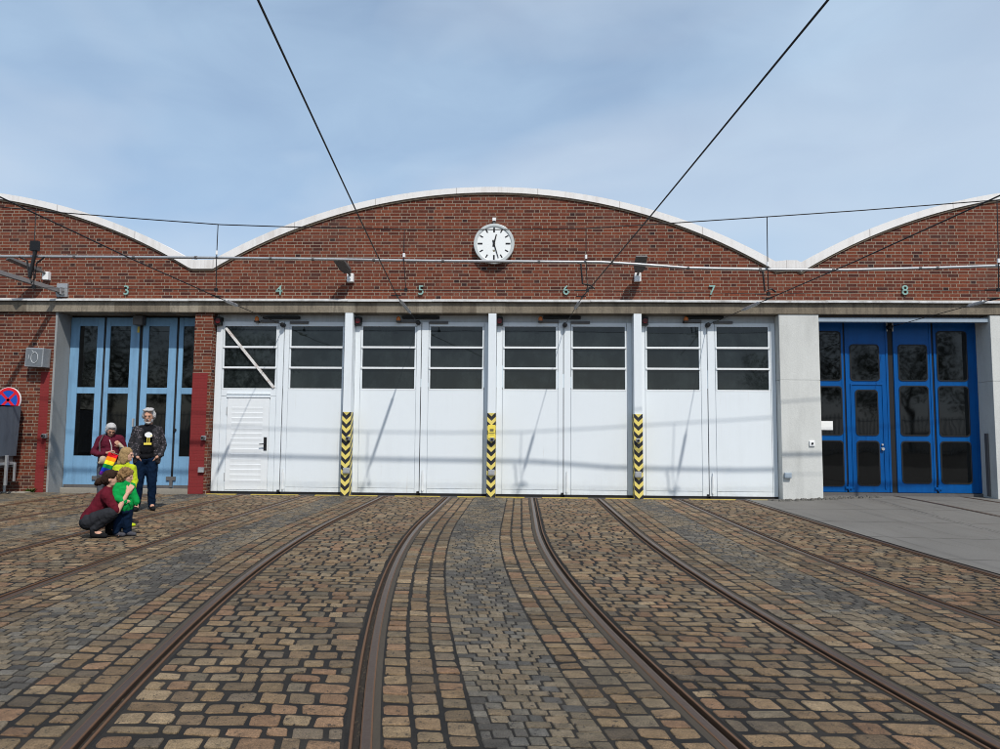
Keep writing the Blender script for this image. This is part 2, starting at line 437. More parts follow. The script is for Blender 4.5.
def wnoise(scale, sc, det, rough, dist):
    mp = nt.nodes.new('ShaderNodeMapping'); mp.inputs['Scale'].default_value = scale; mp.inputs['Rotation'].default_value = (0, R(-14), R(20))
    nt.links.new(tc.outputs['Generated'], mp.inputs[0])
    k = nt.nodes.new('ShaderNodeTexNoise'); nt.links.new(mp.outputs[0], k.inputs['Vector'])
    k.inputs['Scale'].default_value = sc; k.inputs['Detail'].default_value = det; k.inputs['Roughness'].default_value = rough; k.inputs['Distortion'].default_value = dist
    return k.outputs[0]
def wmath(op, a, b):
    k = nt.nodes.new('ShaderNodeMath'); k.operation = op
    for i, q in enumerate((a, b)):
        if isinstance(q, (int, float)): k.inputs[i].default_value = q
        else: nt.links.new(q, k.inputs[i])
    return k.outputs[0]
n = wmath('ADD', wmath('MULTIPLY', wnoise((1, 1, 1.7), 1.7, 3, .5, .4), .8), wmath('MULTIPLY', wnoise((1.2, 1.2, 3), 4.5, 6, .55, .8), .2))
rp = nt.nodes.new('ShaderNodeValToRGB'); nt.links.new(n, rp.inputs[0])
rp.color_ramp.elements[0].position = .36; rp.color_ramp.elements[0].color = (.20, .20, .20, 1)
rp.color_ramp.elements[1].position = .68; rp.color_ramp.elements[1].color = (.85, .85, .85, 1)
mx = nt.nodes.new('ShaderNodeMix'); mx.data_type = 'RGBA'
nt.links.new(rp.outputs[0], mx.inputs[0]); nt.links.new(sky.outputs[0], mx.inputs[6]); mx.inputs[7].default_value = (3.30, 4.45, 5.75, 1)
n2 = wnoise((1, 1, 1.5), 1.25, 4, .55, .7)
rp2 = nt.nodes.new('ShaderNodeValToRGB'); nt.links.new(n2, rp2.inputs[0])
rp2.color_ramp.elements[0].position = .44; rp2.color_ramp.elements[0].color = (0, 0, 0, 1)
rp2.color_ramp.elements[1].position = .74; rp2.color_ramp.elements[1].color = (.6, .6, .6, 1)
mx2 = nt.nodes.new('ShaderNodeMix'); mx2.data_type = 'RGBA'
nt.links.new(rp2.outputs[0], mx2.inputs[0]); nt.links.new(mx.outputs[2], mx2.inputs[6]); mx2.inputs[7].default_value = (4.7, 5.2, 5.9, 1)
nt.links.new(mx2.outputs[2], bg.inputs[0]); bg.inputs[1].default_value = .148
scn.cycles.pixel_filter_type = 'BLACKMAN_HARRIS'; scn.cycles.filter_width = 1.05
scn.view_settings.view_transform = 'Standard'; scn.view_settings.look = 'None'; scn.view_settings.gamma = 1; scn.view_settings.exposure = 0
try: scn.view_settings.use_curve_mapping = False
except Exception: pass

# ------------------------------------------------------------------ ground and paving
g = MB(); g.add([(-900, -900, -.09), (900, -900, -.09), (900, 900, -.09), (-900, 900, -.09)], [(0, 1, 2, 3)])
tag(g.build('ground', M['ground']), kind='structure')
def slabz(x, y):
    a = min(1, max(0, (x-5.5)/2.0)); b = min(1, max(0, (y+5.5)/5.5))
    return .004 + .075*a*a*(3-2*a)*b*b*(3-2*b)
def curve(x0, y0, c):
    return lambda y: x0 + (c*(y-y0)**2 if y < y0 else 0)
RAIL = {'t3L': curve(-10.03, -9, .01), 't3R': curve(-8.50, -9, .01), 't4L': curve(-6.42, -3, .0080), 't4R': curve(-4.98, -3, .0062),
        'A': curve(-3.12, -4, .0123), 'B': curve(-1.67, -4, .0110), 'C': curve(.31, -5, .0124), 'D': curve(1.75, -5, .0094),
        'E': curve(3.62, -5, .0094), 'F': curve(5.05, -5, .0078)}
YB = -15.8
def off(f, d): return lambda y: f(y)+d
PAL_BIG = [(.180, .126, .074), (.192, .134, .080), (.168, .118, .072), (.192, .122, .074), (.180, .112, .068), (.160, .126, .084), (.145, .120, .086), (.222, .168, .106), (.132, .096, .062), (.185, .136, .082), (.112, .090, .066), (.15, .112, .072)]
PAL_SMALL = [(.078, .073, .066), (.112, .103, .087), (.142, .120, .088), (.160, .132, .094), (.080, .077, .072), (.138, .128, .110), (.170, .132, .088), (.115, .106, .090), (.148, .130, .100), (.092, .089, .083)]
PV = []; PF = []; PT = []; PMI = []
def joint_sheet(fl, fr, y0, y1, z):
    n = 40; o = len(PV)
    for i in range(n+1):
        y = y0 + (y1-y0)*i/n; PV.append((fl(y), y, z)); PV.append((fr(y), y, z))
    for i in range(n):
        PF.append((o+2*i, o+2*i+1, o+2*i+3, o+2*i+2)); PT.append((.03, .03, .03, 1)); PMI.append(1)
def sett(pts, z, tint, n, big):
    """pts: function (a,b) in -1..1 -> x,y ; a rounded, uneven stone"""
    o = len(PV); ring = []; jt = .055 if big else .022
    for cx_, cy_ in ((1, 1), (-1, 1), (-1, -1), (1, -1)):
        c = (rnd(.10, .34) if random.random() < .8 else rnd(.3, .55)) if big else rnd(.06, .2); c2 = c*rnd(.7, 1.2)
        e = [(cx_, cy_*(1-c2)), (cx_*(1-c), cy_)]
        if cx_*cy_ < 0: e.reverse()
        if n > 8: e.insert(1, (cx_*(1-c*.30), cy_*(1-c2*.30)))
        ring += e
    ring = [(q[0]*rnd(1-jt*1.8, 1.01), q[1]*rnd(1-jt*1.8, 1.01)) for q in ring]; n = len(ring)
    tx, ty = (rnd(-.003, .003), rnd(-.003, .003)) if big else (rnd(-.001, .001), rnd(-.001, .001))
    for s_, dz in ((.945, 0.0), (1.0, -.0035), (1.015, -.03)):
        for a, b in ring:
            x, y = pts(a*s_, b*s_); PV.append((x, y, z+dz+(tx*a+ty*b if s_ < 1.02 else 0)))
    x, y = pts(rnd(-.2, .2), rnd(-.2, .2)); PV.append((x, y, z+.0015)); c = o+3*n
    for k in range(n):
        j = (k+1) % n
        PF.append((c, o+k, o+j)); PF.append((o+k, o+n+k, o+n+j, o+j)); PF.append((o+n+k, o+2*n+k, o+2*n+j, o+n+j))
    PT.extend([tint]*(3*n)); PMI.extend([0]*(3*n))
def pave(fl, fr, y0, y1, depth, wid, joint, pal, n=None, wave=0, big=True, z0=0.0, chunk=.0):
    joint_sheet(fl, fr, y0, y1, z0-.0055 if big else z0-.005)
    y = y0; r = 0
    while y > y1:
        d = depth*(rnd(.82, 1.22) if big else rnd(.88, 1.12)); ym = y-d/2
        wd = fr(ym)-fl(ym); cnt = n or max(1, round(wd/wid + rnd(-.4, .4)))
        if n: bs = [0, 1] if n == 1 else [i/n for i in range(n+1)]
        else:
            ph = .5*(r % 2) + rnd(-.12, .12)
            bs = [0] + [min(.97, max(.03, (i+ph+rnd(-.22, .22))/cnt)) for i in range(1 if ph < .3 else 0, cnt)] + [1]
            bs = sorted(bs); mg = .5*wid/wd; q_ = [0]
            for b_ in bs[1:-1]:
                if b_-q_[-1] > mg and 1-b_ > mg: q_.append(b_)
            bs = q_+[1]
        for i in range(len(bs)-1):
            u0, u1 = bs[i], bs[i+1]
            jx = joint*(rnd(.5, 1.4) if big else rnd(.8, 1.3))/wd/2; jy = joint*(rnd(.9, 1.7) if big else rnd(.9, 1.3))/2
            uc, uh = (u0+u1)/2, max(.02, (u1-u0)/2-jx); dh = d/2-jy
            sk = rnd(-.11, .11) if big else rnd(-.05, .05); sy = rnd(-.010, .010) if big else rnd(-.003, .003); wv = wave*math.sin(uc*math.pi)
            def pts(a, b, uc=uc, uh=uh, dh=dh, ym=ym, sk=sk, sy=sy, wv=wv):
                yy = ym + sy + b*dh + a*uh*wd*sk + wv
                u = uc + a*uh; return fl(yy)+u*(fr(yy)-fl(yy)), yy
            t = random.choice(pal); k = rnd(.74, 1.24)
            cl = math.sin(ym*1.7+fl(ym)*2.1)+math.sin(ym*.9+uc*5)
            if not big and cl > .7 and random.random() < .6: t = pal[0]
            if not big and cl < -.3 and random.random() < .55: t = pal[3]
            far = ym > -6
            sett(pts, z0+(rnd(-.002, .003) if big else rnd(-.0012, .0012)), (t[0]*k, t[1]*k, t[2]*k, 1), (8 if far or not big else 12), big)
        y -= d; r += 1
IN, OUTM = .062, .118
def inside(a, b, y0=-.06): pave(off(RAIL[a], IN), off(RAIL[b], -IN), y0, YB, .146, .178, .025, PAL_BIG)
def between(fl, fr, ncols=(3, 3), wave=.06):
    cw = .167
    for k in range(ncols[0]): pave(off(fl, cw*k), off(fl, cw*(k+1)), -.06-rnd(0, .1), YB, .150, .17, .022, PAL_BIG, n=1)
    for k in range(ncols[1]): pave(off(fr, -cw*(k+1)), off(fr, -cw*k), -.06-rnd(0, .1), YB, .150, .17, .022, PAL_BIG, n=1)
    pave(off(fl, cw*ncols[0]), off(fr, -cw*ncols[1]), -.06, YB, .092, .112, .011, PAL_SMALL, wave=wave, big=False)
for a, b in (('t3L', 't3R'), ('t4L', 't4R'), ('A', 'B'), ('C', 'D'), ('E', 'F')): inside(a, b)
between(lambda y: -15.0, off(RAIL['t3L'], -OUTM), (0, 2))
for a, b in (('t3R', 't4L'), ('t4R', 'A'), ('B', 'C'), ('D', 'E')): between(off(RAIL[a], OUTM), off(RAIL[b], -OUTM))
me = bpy.data.meshes.new('cobbled_yard'); me.from_pydata(PV, [], PF)
me.materials.append(M['sett']); me.materials.append(M['joint'])
me.polygons.foreach_set('material_index', PMI)
at_ = me.attributes.new('tint', 'FLOAT_COLOR', 'FACE'); at_.data.foreach_set('color', [c for t in PT for c in t])
o = bpy.data.objects.new('cobbled_yard', me); col.objects.link(o); tag(o, kind='structure')
# concrete slabs to the right
sl = MB(); nx, ny = 34, 44; X1 = 24.0; vs = []
for j in range(ny+1):
    y = 0.62 + (YB-.62)*j/ny
    for i in range(nx+1):
        f = RAIL['F'](min(y, 0))+OUTM
        x = f + (X1-f)*(i/nx)**1.6; vs.append((x, y, slabz(x, y)))
sl.add(vs, [(j*(nx+1)+i, j*(nx+1)+i+1, (j+1)*(nx+1)+i+1, (j+1)*(nx+1)+i) for j in range(ny) for i in range(nx)])
tag(sl.build('concrete_pavement', M['slab'], smooth=True), kind='structure')

# rails
def rail(fx, side, label, zf=None, y0=-.03, y1=YB, narrow=False):
    """side=+1: the groove's lip lies to the right of the running head"""
    ys = [y0+(y1-y0)*i/48 for i in range(49)]
    root = empty('tram_rail', (fx(y0), y0, 0), label, 'rail', 'grooved tram rails in the yard')
    ox, oy = fx(y0), y0
    def strip(name, prof, mat, rust=()):
        m = MB(); n = len(prof); v = []
        for y in ys:
            z = zf(fx(y), y) if zf else 0
            for d, h in prof: v.append((fx(y)+side*d-ox, y-oy, z+h))
        f = [(i*n+k, i*n+k+1, (i+1)*n+k+1, (i+1)*n+k) for i in range(len(ys)-1) for k in range(n-1)]
        f += [tuple(range(n)), tuple((len(ys)-1)*n+k for k in range(n-1, -1, -1))]
        m.add(v, f)
        if rust: m.mi = [1 if (k < (len(ys)-1)*(n-1) and k % (n-1) in rust) else 0 for k in range(len(f))]; mat = [mat, M['raillip']]
        if name == 'groove_bed':
            m.mi = [0]*len(f)
            for _ in range(520):
                y = rnd(-14.5, -2.5) if random.random() < .5 else rnd(-14, -9); e = rnd(.003, .009); cx_, cy_ = fx(y)+side*rnd(-.014, .018)-ox, y-oy; z = -.030; a0 = rnd(0, 6)
                q = [(cx_+e*math.cos(a0+k*1.571)*rnd(.6, 1.3), cy_+e*1.5*math.sin(a0+k*1.571)*rnd(.6, 1.3), z) for k in range(4)]
                m.add(q+[(cx_, cy_, z+e*rnd(.6, 1.5))], [(0, 1, 4), (1, 2, 4), (2, 3, 4), (3, 0, 4)], random.choice((0, 1, 1, 2)))
            mat = [mat, M['mortar'], M['groove']]
        return m.build(name, mat, root)
    strip('running_head', [(-.078, -.05), (-.078, .001), (-.070, .004), (-.064, .0052), (-.034, .006), (-.026, .0045), (-.020, .001), (-.018, -.004), (-.018, -.05)], M['railtop'], (1, 5, 6))
    strip('groove_bed', [(-.0175, -.045), (-.0175, -.032), (.005, -.027), (.0215, -.032), (.0215, -.045)], M['groove'])
    strip('guard_lip', [(.022, -.05), (.022, -.001), (.025, .002), (.036, .002), (.039, -.002), (.039, -.05)], M['raillip'])
    if not narrow:
        strip('mortar_edge', [(-OUTM-.004, -.05), (-OUTM-.004, -.007), (-.098, -.003), (-.0785, -.002), (-.0785, -.05)], M['mortar'])
        strip('joint_edge', [(.0395, -.05), (.0395, -.006), (IN+.003, -.008), (IN+.003, -.05)], M['joint'])
for k, s, l in (('t3L', 1, 'rusty rail leading to left side of the light blue door 3'), ('t3R', -1, 'rusty rail leading to right side of the light blue door 3'),
                ('t4L', 1, 'left rail of the track into white door 4, passing the crouching woman'), ('t4R', -1, 'right rail of the track into white door 4'),
                ('A', 1, 'left rail of the curved track into white door 5'), ('B', -1, 'right rail of the curved track into white door 5, filled with dirt'),
                ('C', 1, 'left rail of the curved track into white door 6'), ('D', -1, 'right rail of the curved track into white door 6'),
                ('E', 1, 'left rail of the track into white door 7'), ('F', -1, 'rail of the white door 7 track along the concrete edge')):
    rail(RAIL[k], s, l)
zr = lambda x, y: slabz(x, y)+.003
def crail(fx, side, label):
    m = MB(); root = empty('tram_rail', (fx(.45), .45, 0), label, 'rail', 'tram rails set in the concrete')
    for nm, d0, d1, h, mat in (('running_head', -.065, -.016, .006, 'railtop'), ('groove_bed', -.016, .026, .003, 'groove'), ('guard_lip', .026, .042, .005, 'raillip')):
        m = MB(); v = []; ys = [.45-i*(.45-YB)/60 for i in range(61)]
        for y in ys:
            x = fx(y)
            for d, z in ((d0, -.02), (d0, h), (d1, h), (d1, -.02)): v.append((x+side*d-fx(.45), y-.45, slabz(x, y)+z))
        f = [(i*4+k, i*4+k+1, i*4+k+5, i*4+k+4) for i in range(60) for k in range(3)]
        m.add(v, f); m.build(nm, M[mat], root)
crail(lambda y: 8.74-.012*min(0, y), 1, 'left rail in the grey concrete before dark blue door 8')
crail(lambda y: 10.24-.012*min(0, y), -1, 'right rail in the grey concrete before dark blue door 8')
# loose stones at the foot of the concrete pier
rb = MB()
for i in range(170):
    u = random.random(); x = 5.6+2.6*u; y = -.20+rnd(-.16, .16)-.25*math.sin(u*3)+(u*.35); s_ = rnd(.018, .05)
    z = slabz(x, y); v = []
    for k in range(5):
        a = k*1.257+rnd(-.3, .3); v.append((x+s_*math.cos(a), y+s_*math.sin(a), z-.003))
    for k in range(5):
        a = k*1.257+rnd(-.3, .3); v.append((x+s_*.7*math.cos(a), y+s_*.7*math.sin(a), z+s_*rnd(.5, .9)))
    rb.add(v, [(5, 6, 7, 8, 9)]+[(k, (k+1) % 5, 5+(k+1) % 5, 5+k) for k in range(5)])
tag(rb.build('gravel', M['rubble']), 'loose dark stones at the foot of the concrete pier', 'gravel', kind='stuff')

# ------------------------------------------------------------------ the depot building
B = empty('depot_building', (0, 0, 0), 'long red brick tram depot with curved white roof edges and six track doors', 'building')
XL, XR = -21.1, 19.9
CTR = [(-14.5, XL, -7.94), (-.75, -7.23, 5.91), (13.2, 6.5, XR)]
def top(x):
    for c, a, b in CTR:
        if a <= x <= b: return -5.996 + math.sqrt(13.292**2-(x-c)**2)
    return 5.535
xs = sorted(set([round(XL+i*.25, 3) for i in range(int((XR-XL)/.25)+1)] + [-7.94, -7.23, 5.91, 6.5, XR]))
def thick(x):
    t = min(1, max(0, (7.3-top(x))/1.75)); return .135+.085*t
m = MB(); v = []
for x in xs:
    z = top(x)-.05
    v += [(x, 0, 4.50), (x, 0, z), (x, .36, 4.50), (x, .36, z)]
f = []
for i in range(len(xs)-1):
    a, b = 4*i, 4*i+4
    f += [(a, b, b+1, a+1), (a+2, a+3, b+3, b+2), (a+1, b+1, b+3, a+3), (a, a+2, b+2, b)]
m.add(v, f); m.build('gable_wall', M['brick'], B)
m = MB(); m.box(XL, -11.12, .0, .5, -.09, 4.27); m.build('brick_wall', M['brick'], B)
m = MB(); m.box(11.75, XR, .0, .5, -.09, 4.27); m.build('brick_wall', M['brick'], B)
m = MB(); m.box(-7.745, -7.325, .0, .60, -.09, 4.27); m.build('brick_pier', M['brick'], B)
m = MB(); m.box(-7.748, -7.39, -.006, -.001, -.02, 2.83); m.box(-7.751, -7.7455, -.006, .35, -.02, 2.83); m.build('red_painted_band', M['brick_red'], B)
m = MB(); m.box(-11.40, -11.19, -.006, -.001, -.02, 2.84); m.build('red_painted_band', M['brick_red'], B)
m = MB(); m.box(-11.119, -11.07, -.01, .62, -.09, 4.262); m.build('door_jamb', M['jamb'], B)
m = MB(); m.box(5.955, 6.865, -.045, .62, -.09, 2.735); m.box(5.955, 6.865, -.045, .62, 2.742, 4.256); m.box(5.97, 6.85, -.035, .6, 2.7, 2.8); m.build('concrete_pier', M['pier'], B, bevel=.008)
m = MB(); m.box(10.745, 11.749, -.045, .62, -.09, 2.735); m.box(10.745, 11.749, -.045, .62, 2.742, 4.256); m.box(10.76, 11.7, -.035, .6, 2.7, 2.8); m.build('concrete_pier', M['pier'], B, bevel=.008)
m = MB(); m.box(XL, XR, -.065, .62, 4.265, 4.515); m.build('lintel', M['lintel'], B, bevel=.008)
m = MB()
x = XL
while x < XR:
    x2 = min(XR, x+rnd(1.7, 2.1)); dz = rnd(-.004, .004)
    m.add([(x, -.135, 4.525+dz), (x2, -.135, 4.525+dz), (x2, -.135, 4.562+dz), (x, -.135, 4.562+dz), (x, -.002, 4.60+dz), (x2, -.002, 4.60+dz), (x, -.002, 4.525+dz), (x2, -.002, 4.525+dz)],
          [(0, 1, 2, 3), (3, 2, 5, 4), (0, 6, 7, 1), (0, 3, 4, 6), (1, 7, 5, 2), (4, 5, 7, 6)])
    x = x2+.004
m.build('flashing', M['flash'], B)
# roof edges: one curved white board for each vault, with a tan soffit board under it
def edge(x0, x1, name):
    X = [q for q in xs if x0-1e-6 <= q <= x1+1e-6]
    v = []
    for q in X:
        t, h = top(q), thick(q); v += [(q, -.055, t-h), (q, -.055, t), (q, .30, t+.012), (q, .30, t-h)]
    n_ = len(X); f = []
    for i in range(n_-1):
        a, b = 4*i, 4*i+4
        f += [(a, b, b+1, a+1), (a+1, b+1, b+2, a+2), (a+2, b+2, b+3, a+3), (a+3, b+3, b, a)]
    f += [(0, 1, 2, 3), (4*n_-4, 4*n_-1, 4*n_-2, 4*n_-3)]
    m = MB(); m.add(v, f); o = m.build(name, M['roofedge'], B)
    m = MB(); v = []
    for q in X:
        t, h = top(q), thick(q); v += [(q, -.028, t-h-.045), (q, -.028, t-h-.002), (q, -.002, t-h-.002), (q, -.002, t-h-.045)]
    m.add(v, f); m.build('soffit_board', M['soffit'], o)
edge(XL, -7.94, 'roof_edge'); edge(-7.94, -7.23, 'valley_edge'); edge(-7.23, 5.91, 'roof_edge'); edge(5.91, 6.5, 'valley_edge'); edge(6.5, XR, 'roof_edge')
m = MB(); v = []
for q in xs: v += [(q, .301, top(q)+.006), (q, 46, top(q)+.006)]
m.add(v, [(2*i, 2*i+2, 2*i+3, 2*i+1) for i in range(len(xs)-1)]); m.build('roof', M['roof'], B)
m = MB(); m.box(XL, XL+.3, .51, 46, -.09, 5.3); m.build('side_wall', M['brick'], B)
m = MB(); m.box(XR-.3, XR, .51, 46, -.09, 5.3); m.build('side_wall', M['brick'], B)
m = MB(); m.box(XL+.301, XR-.301, 45.6, 45.99, -.09, 5.3); m.build('back_wall', M['brick'], B)
m = MB(); m.box(-11.07, -7.75, .42, .9, -.09, .075); m.build('door_sill', M['sill'], B, bevel=.01)
# yellow painted threshold before the white doors
m = MB()
for a, b in ((-7.3, -6.6), (-6.25, -5.15), (-4.75, -3.3), (-2.9, -1.85), (-1.45, .1), (.5, 1.55), (1.95, 3.45), (3.85, 4.9), (5.25, 5.94)):
    m.box(a, b, -.055, .03, -.09, .008)
m.build('threshold', M['yellow'], B)
m = MB(); m.box(-7.32, 5.95, -.04, .5, -.09, -.004); m.build('threshold_bed', M['ground'], B)
# header above the white doors
m = MB(); m.box(-7.32, 5.953, .245, .5, 4.09, 4.262); m.build('door_header', M['header'], B)
# white posts between the white doors
for i, px in enumerate((-4.05, -.675, 2.70)):
    m = MB(); m.box(px-.092, px+.092, -.075, .30, -.05, 4.258); o = m.build('door_post', M['white'], B, bevel=.006)
    m = MB(); w_ = .083; m.box(px-w_-.003 if False else px-.099, px+.099, -.083, .16, .0, 1.93); m.build('hazard_guard', M['hazard'], o, origin=(px, -.06, 0))
# white folding doors
def white_leaf(x0, x1, wx0, wx1, wz0, wz1, label=None, wicket=False, hinge_right=True):
    zb, zt = .055, 4.085; y = .20
    m = MB()
    m.box(x0+.004, x1-.004, y+.022, y+.06, zb, wz0-.01)                       # backing below the window
    g_ = .009
    m.box(x0+.004, wx0-.05, y, y+.05, zb, zt); m.box(wx1+.05, x1-.004, y, y+.05, zb, zt)   # stiles
    m.box(wx0-.05+g_, wx1+.05-g_, y, y+.05, wz1+.004, zt)                      # top rail
    m.box(wx0-.05+g_, wx0-.002, y, y+.05, wz0, wz1); m.box(wx1+.002, wx1+.05-g_, y, y+.05, wz0, wz1)
    if not wicket:
        m.box(wx0-.05+g_, wx1+.05-g_, y, y+.05, zb+.11, wz0-.004)
        m.box(wx0-.05+g_, wx1+.05-g_, y, y+.05, zb, zb+.10)
    else:
        m.box(wx0-.05+g_, wx1+.05-g_, y, y+.05, 2.30, wz0-.004)
        m.box(wx0-.05+g_, -6.985, y, y+.05, zb, 2.292); m.box(-5.955, wx1+.05-g_, y, y+.05, zb, 2.292)
        m.box(-6.98, -5.96, y, y+.05, zb, zb+.03)
        m.box(-7.0, -5.95, y-.02, y, 2.265, 2.31); m.box(-7.0, -5.95, y-.02, y, 2.34, 2.375)
    leaf = m.build('door_leaf', M['white'], B, bevel=.004)
    if label: leaf['label'] = label
    m = MB(); m.box(wx0-.002, wx1+.002, y+.030, y+.045, wz0, wz1+.004); m.build('window_pane', M['glassw'], leaf)
    m = MB(); h = (wz1-wz0)/3
    for k in (1, 2): m.box(wx0-.03, wx1+.03, y-.018, y+.028, wz0+h*k-.028, wz0+h*k+.018)
    m.box(wx0-.03, wx1+.03, y-.004, y+.028, wz0-.035, wz0-.002)
    m.build('glazing_bar', M['white2'], leaf, bevel=.004)
    m = MB(); m.box(x0+.02, x1-.02, y+.005, y+.035, -.01, zb); m.build('dark_gap_strip', M['dark'], leaf)  # black strip stands in for the shade in the gap under the leaf
    if wicket:
        m = MB(); m.box(-6.972, -5.968, y-.004, y+.04, .092, 2.285)
        wd = m.build('wicket_door', M['white2'], leaf, bevel=.004)
        m = MB()
        for k in range(15):
            z = .33+.122*k; m.add([(-6.86, y-.0045, z), (-6.12, y-.0045, z), (-6.12, y-.009, z-.012), (-6.86, y-.009, z-.012), (-6.12, y-.0045, z-.075), (-6.86, y-.0045, z-.075)], [(0, 1, 2, 3), (3, 2, 4, 5)])
        m.build('louvre_slat', M['white2'], leaf)
        m = MB(); m.box(-6.07, -6.00, y-.02, y-.0045, 1.02, 1.33); m.tube([(-6.035, y-.015, 1.17), (-6.035, y-.075, 1.17), (-6.15, y-.08, 1.165)], .012); m.build('door_handle', M['dark'], leaf)
        for z in (.4, 1.95): m = MB(); m.tube([(-6.985, y-.006, z-.09), (-6.985, y-.006, z+.09)], .012); m.build('hinge', M['grey'], leaf)
    return leaf
LEAVES = [(-7.31, -5.67, -7.10, -5.86), (-5.66, -4.145, -5.49, -4.26), (-3.955, -2.375, -3.77, -2.53), (-2.365, -.77, -2.15, -.92),
          (-.58, .995, -.39, .82), (1.005, 2.605, 1.22, 2.44), (2.795, 4.36, 2.96, 4.17), (4.37, 5.95, 4.59, 5.78)]
for i, (a, b, c, d) in enumerate(LEAVES):
    lf = white_leaf(a, b, c, d, 2.49+.004*i, 3.97+.004*i, 'white door leaf with a small louvred door and a bar across its window' if i == 0 else None, wicket=(i == 0))
    if i == 0:
        m = MB(); m.bar((-7.08, .19, 3.93), (-5.87, .19, 2.50), .035, .06); m.build('diagonal_bar', M['whitebrown'], lf)
    if i % 2 == 0 and i:     # drop bolts at the meeting edges
        pass
    m = MB()
    if i % 2: m.box(a+.05, a+.10, .175, .199, .12, .52); m.tube([(a+.075, .17, .1), (a+.075, .17, .6)], .012); m.build('drop_bolt', M['white2'], lf)
    m = MB()
    if i % 2 == 0: m.box(b-.05, b+.0, .165, .199, .045, .10); m.build('floor_latch', M['dark'], lf)
# light blue doors (door 3)
for i, (a, b, c, d) in enumerate(((-11.06, -10.235, -10.83, -10.41), (-10.18, -9.345, -10.06, -9.58), (-9.265, -8.42, -9.10, -8.62), (-8.365, -7.53, -8.24, -7.75))):
    y = .50; m = MB(); zb, zt = .085, 4.22
    m.box(a, c-.012, y, y+.05, zb, zt); m.box(d+.012, b, y, y+.05, zb, zt)
    for z0, z1 in ((zb, .84), (2.35, 2.50), (4.01, zt)): m.box(c-.012, d+.012, y+.001, y+.049, z0, z1)
    lf = m.build('blue_door_leaf', M['ltblue'], B, bevel=.006)
    for z0, z1 in ((.84, 2.35), (2.50, 4.01)):
        m = MB(); m.box(c-.011, d+.011, y+.022, y+.03, z0+.001, z1-.001); m.build('window_pane', M['glassd'], lf)
    m = MB(); m.box(b+.002, b+.055 if i != 1 else b+.078, y+.012, y+.045, zb, zt); m.build('rubber_strip', M['dark'], lf)
    m = MB(); m.box(b-.10, b+.13, y-.03, y-.001, .27, .36); m.box(b-.01, b+.06, y-.035, y-.002, .10, .27); 
    if i in (0, 2): m.build('hinge_bracket', M['dksteel'], lf)
    m = MB(); m.box(a+.02, b-.02, y-.012, y-.001, zb, zb+.07); m.build('kick_rail', M['dksteel'], lf)
m = MB(); m.box(-9.42, -9.19, .30, .48, 4.02, 4.24); m.build('door_bracket', M['dksteel'], B)
m = MB(); m.box(-9.40, -9.345, .485, .499, 2.9+.95, 4.0); m.build('yellow_tag', M['yellow'], B)
m = MB(); m.box(-9.40, -9.37, .44, .499, 1.55, 1.75); m.build('door_handle', M['grey'], B)
m = MB(); m.disc((-8.36, 1.48), .035, .47, .499, 16); m.build('door_lock', M['black'], B)
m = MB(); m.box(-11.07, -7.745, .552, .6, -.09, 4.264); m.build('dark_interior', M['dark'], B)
# deep blue doors (door 8)
BL = [(6.80, 7.64, [(6.96, 7.58, 2.78, 3.94), (6.96, 7.58, 1.49, 2.63), (6.96, 7.58, .30, 1.35)]),
      (7.68, 8.68, [(7.80, 8.47, 2.78, 3.63), (7.90, 8.41, 1.49, 2.55), (7.90, 8.41, .32, 1.35)]),
      (8.81, 9.70, [(8.93, 9.59, 2.78, 3.63), (8.93, 9.59, 1.49, 2.65), (8.93, 9.59, .38, 1.35)]),
      (9.75, 10.74, [(9.83, 10.52, 2.78, 3.95), (9.83, 10.52, 1.48, 2.65), (9.83, 10.52, .38, 1.35)])]
for i, (a, b, ws) in enumerate(BL):
    y = .50; m = MB(); m.box(a, b, y, y+.05, .16, 4.23)
    m.box(a, a+.05, y-.012, y-.001, .16, 4.23); m.box(b-.05, b, y-.012, y-.001, .16, 4.23)
    lf = m.build('deep_blue_door_leaf', M['dkblue'], B, bevel=.004)
    if i == 1: lf['label'] = 'deep blue door leaf with a smaller door set into it'
    for (c, d, z0, z1) in ws:
        m = MB(); m.rrect(c-.012, d+.012, z0-.012, z1+.012, .085, y-.012, y-.001, hole=.028); m.build('rubber_gasket', M['dark'], lf)
        m = MB(); m.rrect(c+.010, d-.010, z0+.010, z1-.010, .075, y-.006, y-.001); m.build('window_pane', M['glassd'], lf)
    if i == 1:
        m = MB()
        for bx in ((7.785, 7.815, .24, 2.70), (8.52, 8.55, .24, 2.70)): m.box(bx[0], bx[1], y-.016, y-.001, bx[2], bx[3])
        m.box(7.815, 8.52, y-.016, y-.001, 2.67, 2.70); m.build('wicket_frame', M['dkblue'], lf, bevel=.003)
        m = MB(); m.disc((8.485, 1.17), .035, y-.05, y-.001, 16); m.build('door_knob', M['grey'], lf)
        m = MB(); m.disc((8.485, 1.27), .022, y-.03, y-.001, 16); m.build('lock_cylinder', M['grey'], lf)
    m = MB()
    if i in (0, 2): m.box(b-.04, b+.12, y-.045, y-.013, .24, .29); m.tube([(b+.03, y-.03, .2), (b+.03, y-.03, .34)], .02); m.build('hinge_bracket', M['dkblue'], lf)
m = MB(); m.box(8.683, 8.807, .512, .56, .15, 4.23); m.box(7.641, 7.679, .512, .56, .15, 4.23); m.box(9.701, 9.749, .512, .56, .15, 4.23); m.build('rubber_strip', M['dark'], B)
m = MB(); m.box(8.665, 8.685, .47, .50, 3.95, 4.20); m.box(8.80, 8.82, .47, .50, 3.95, 4.20); m.build('latch_strip', M['header'], B)
m = MB(); m.box(6.87, 10.742, .005, .12, 4.10, 4.20); m.build('steel_header', M['bluegrey'], B, bevel=.006)
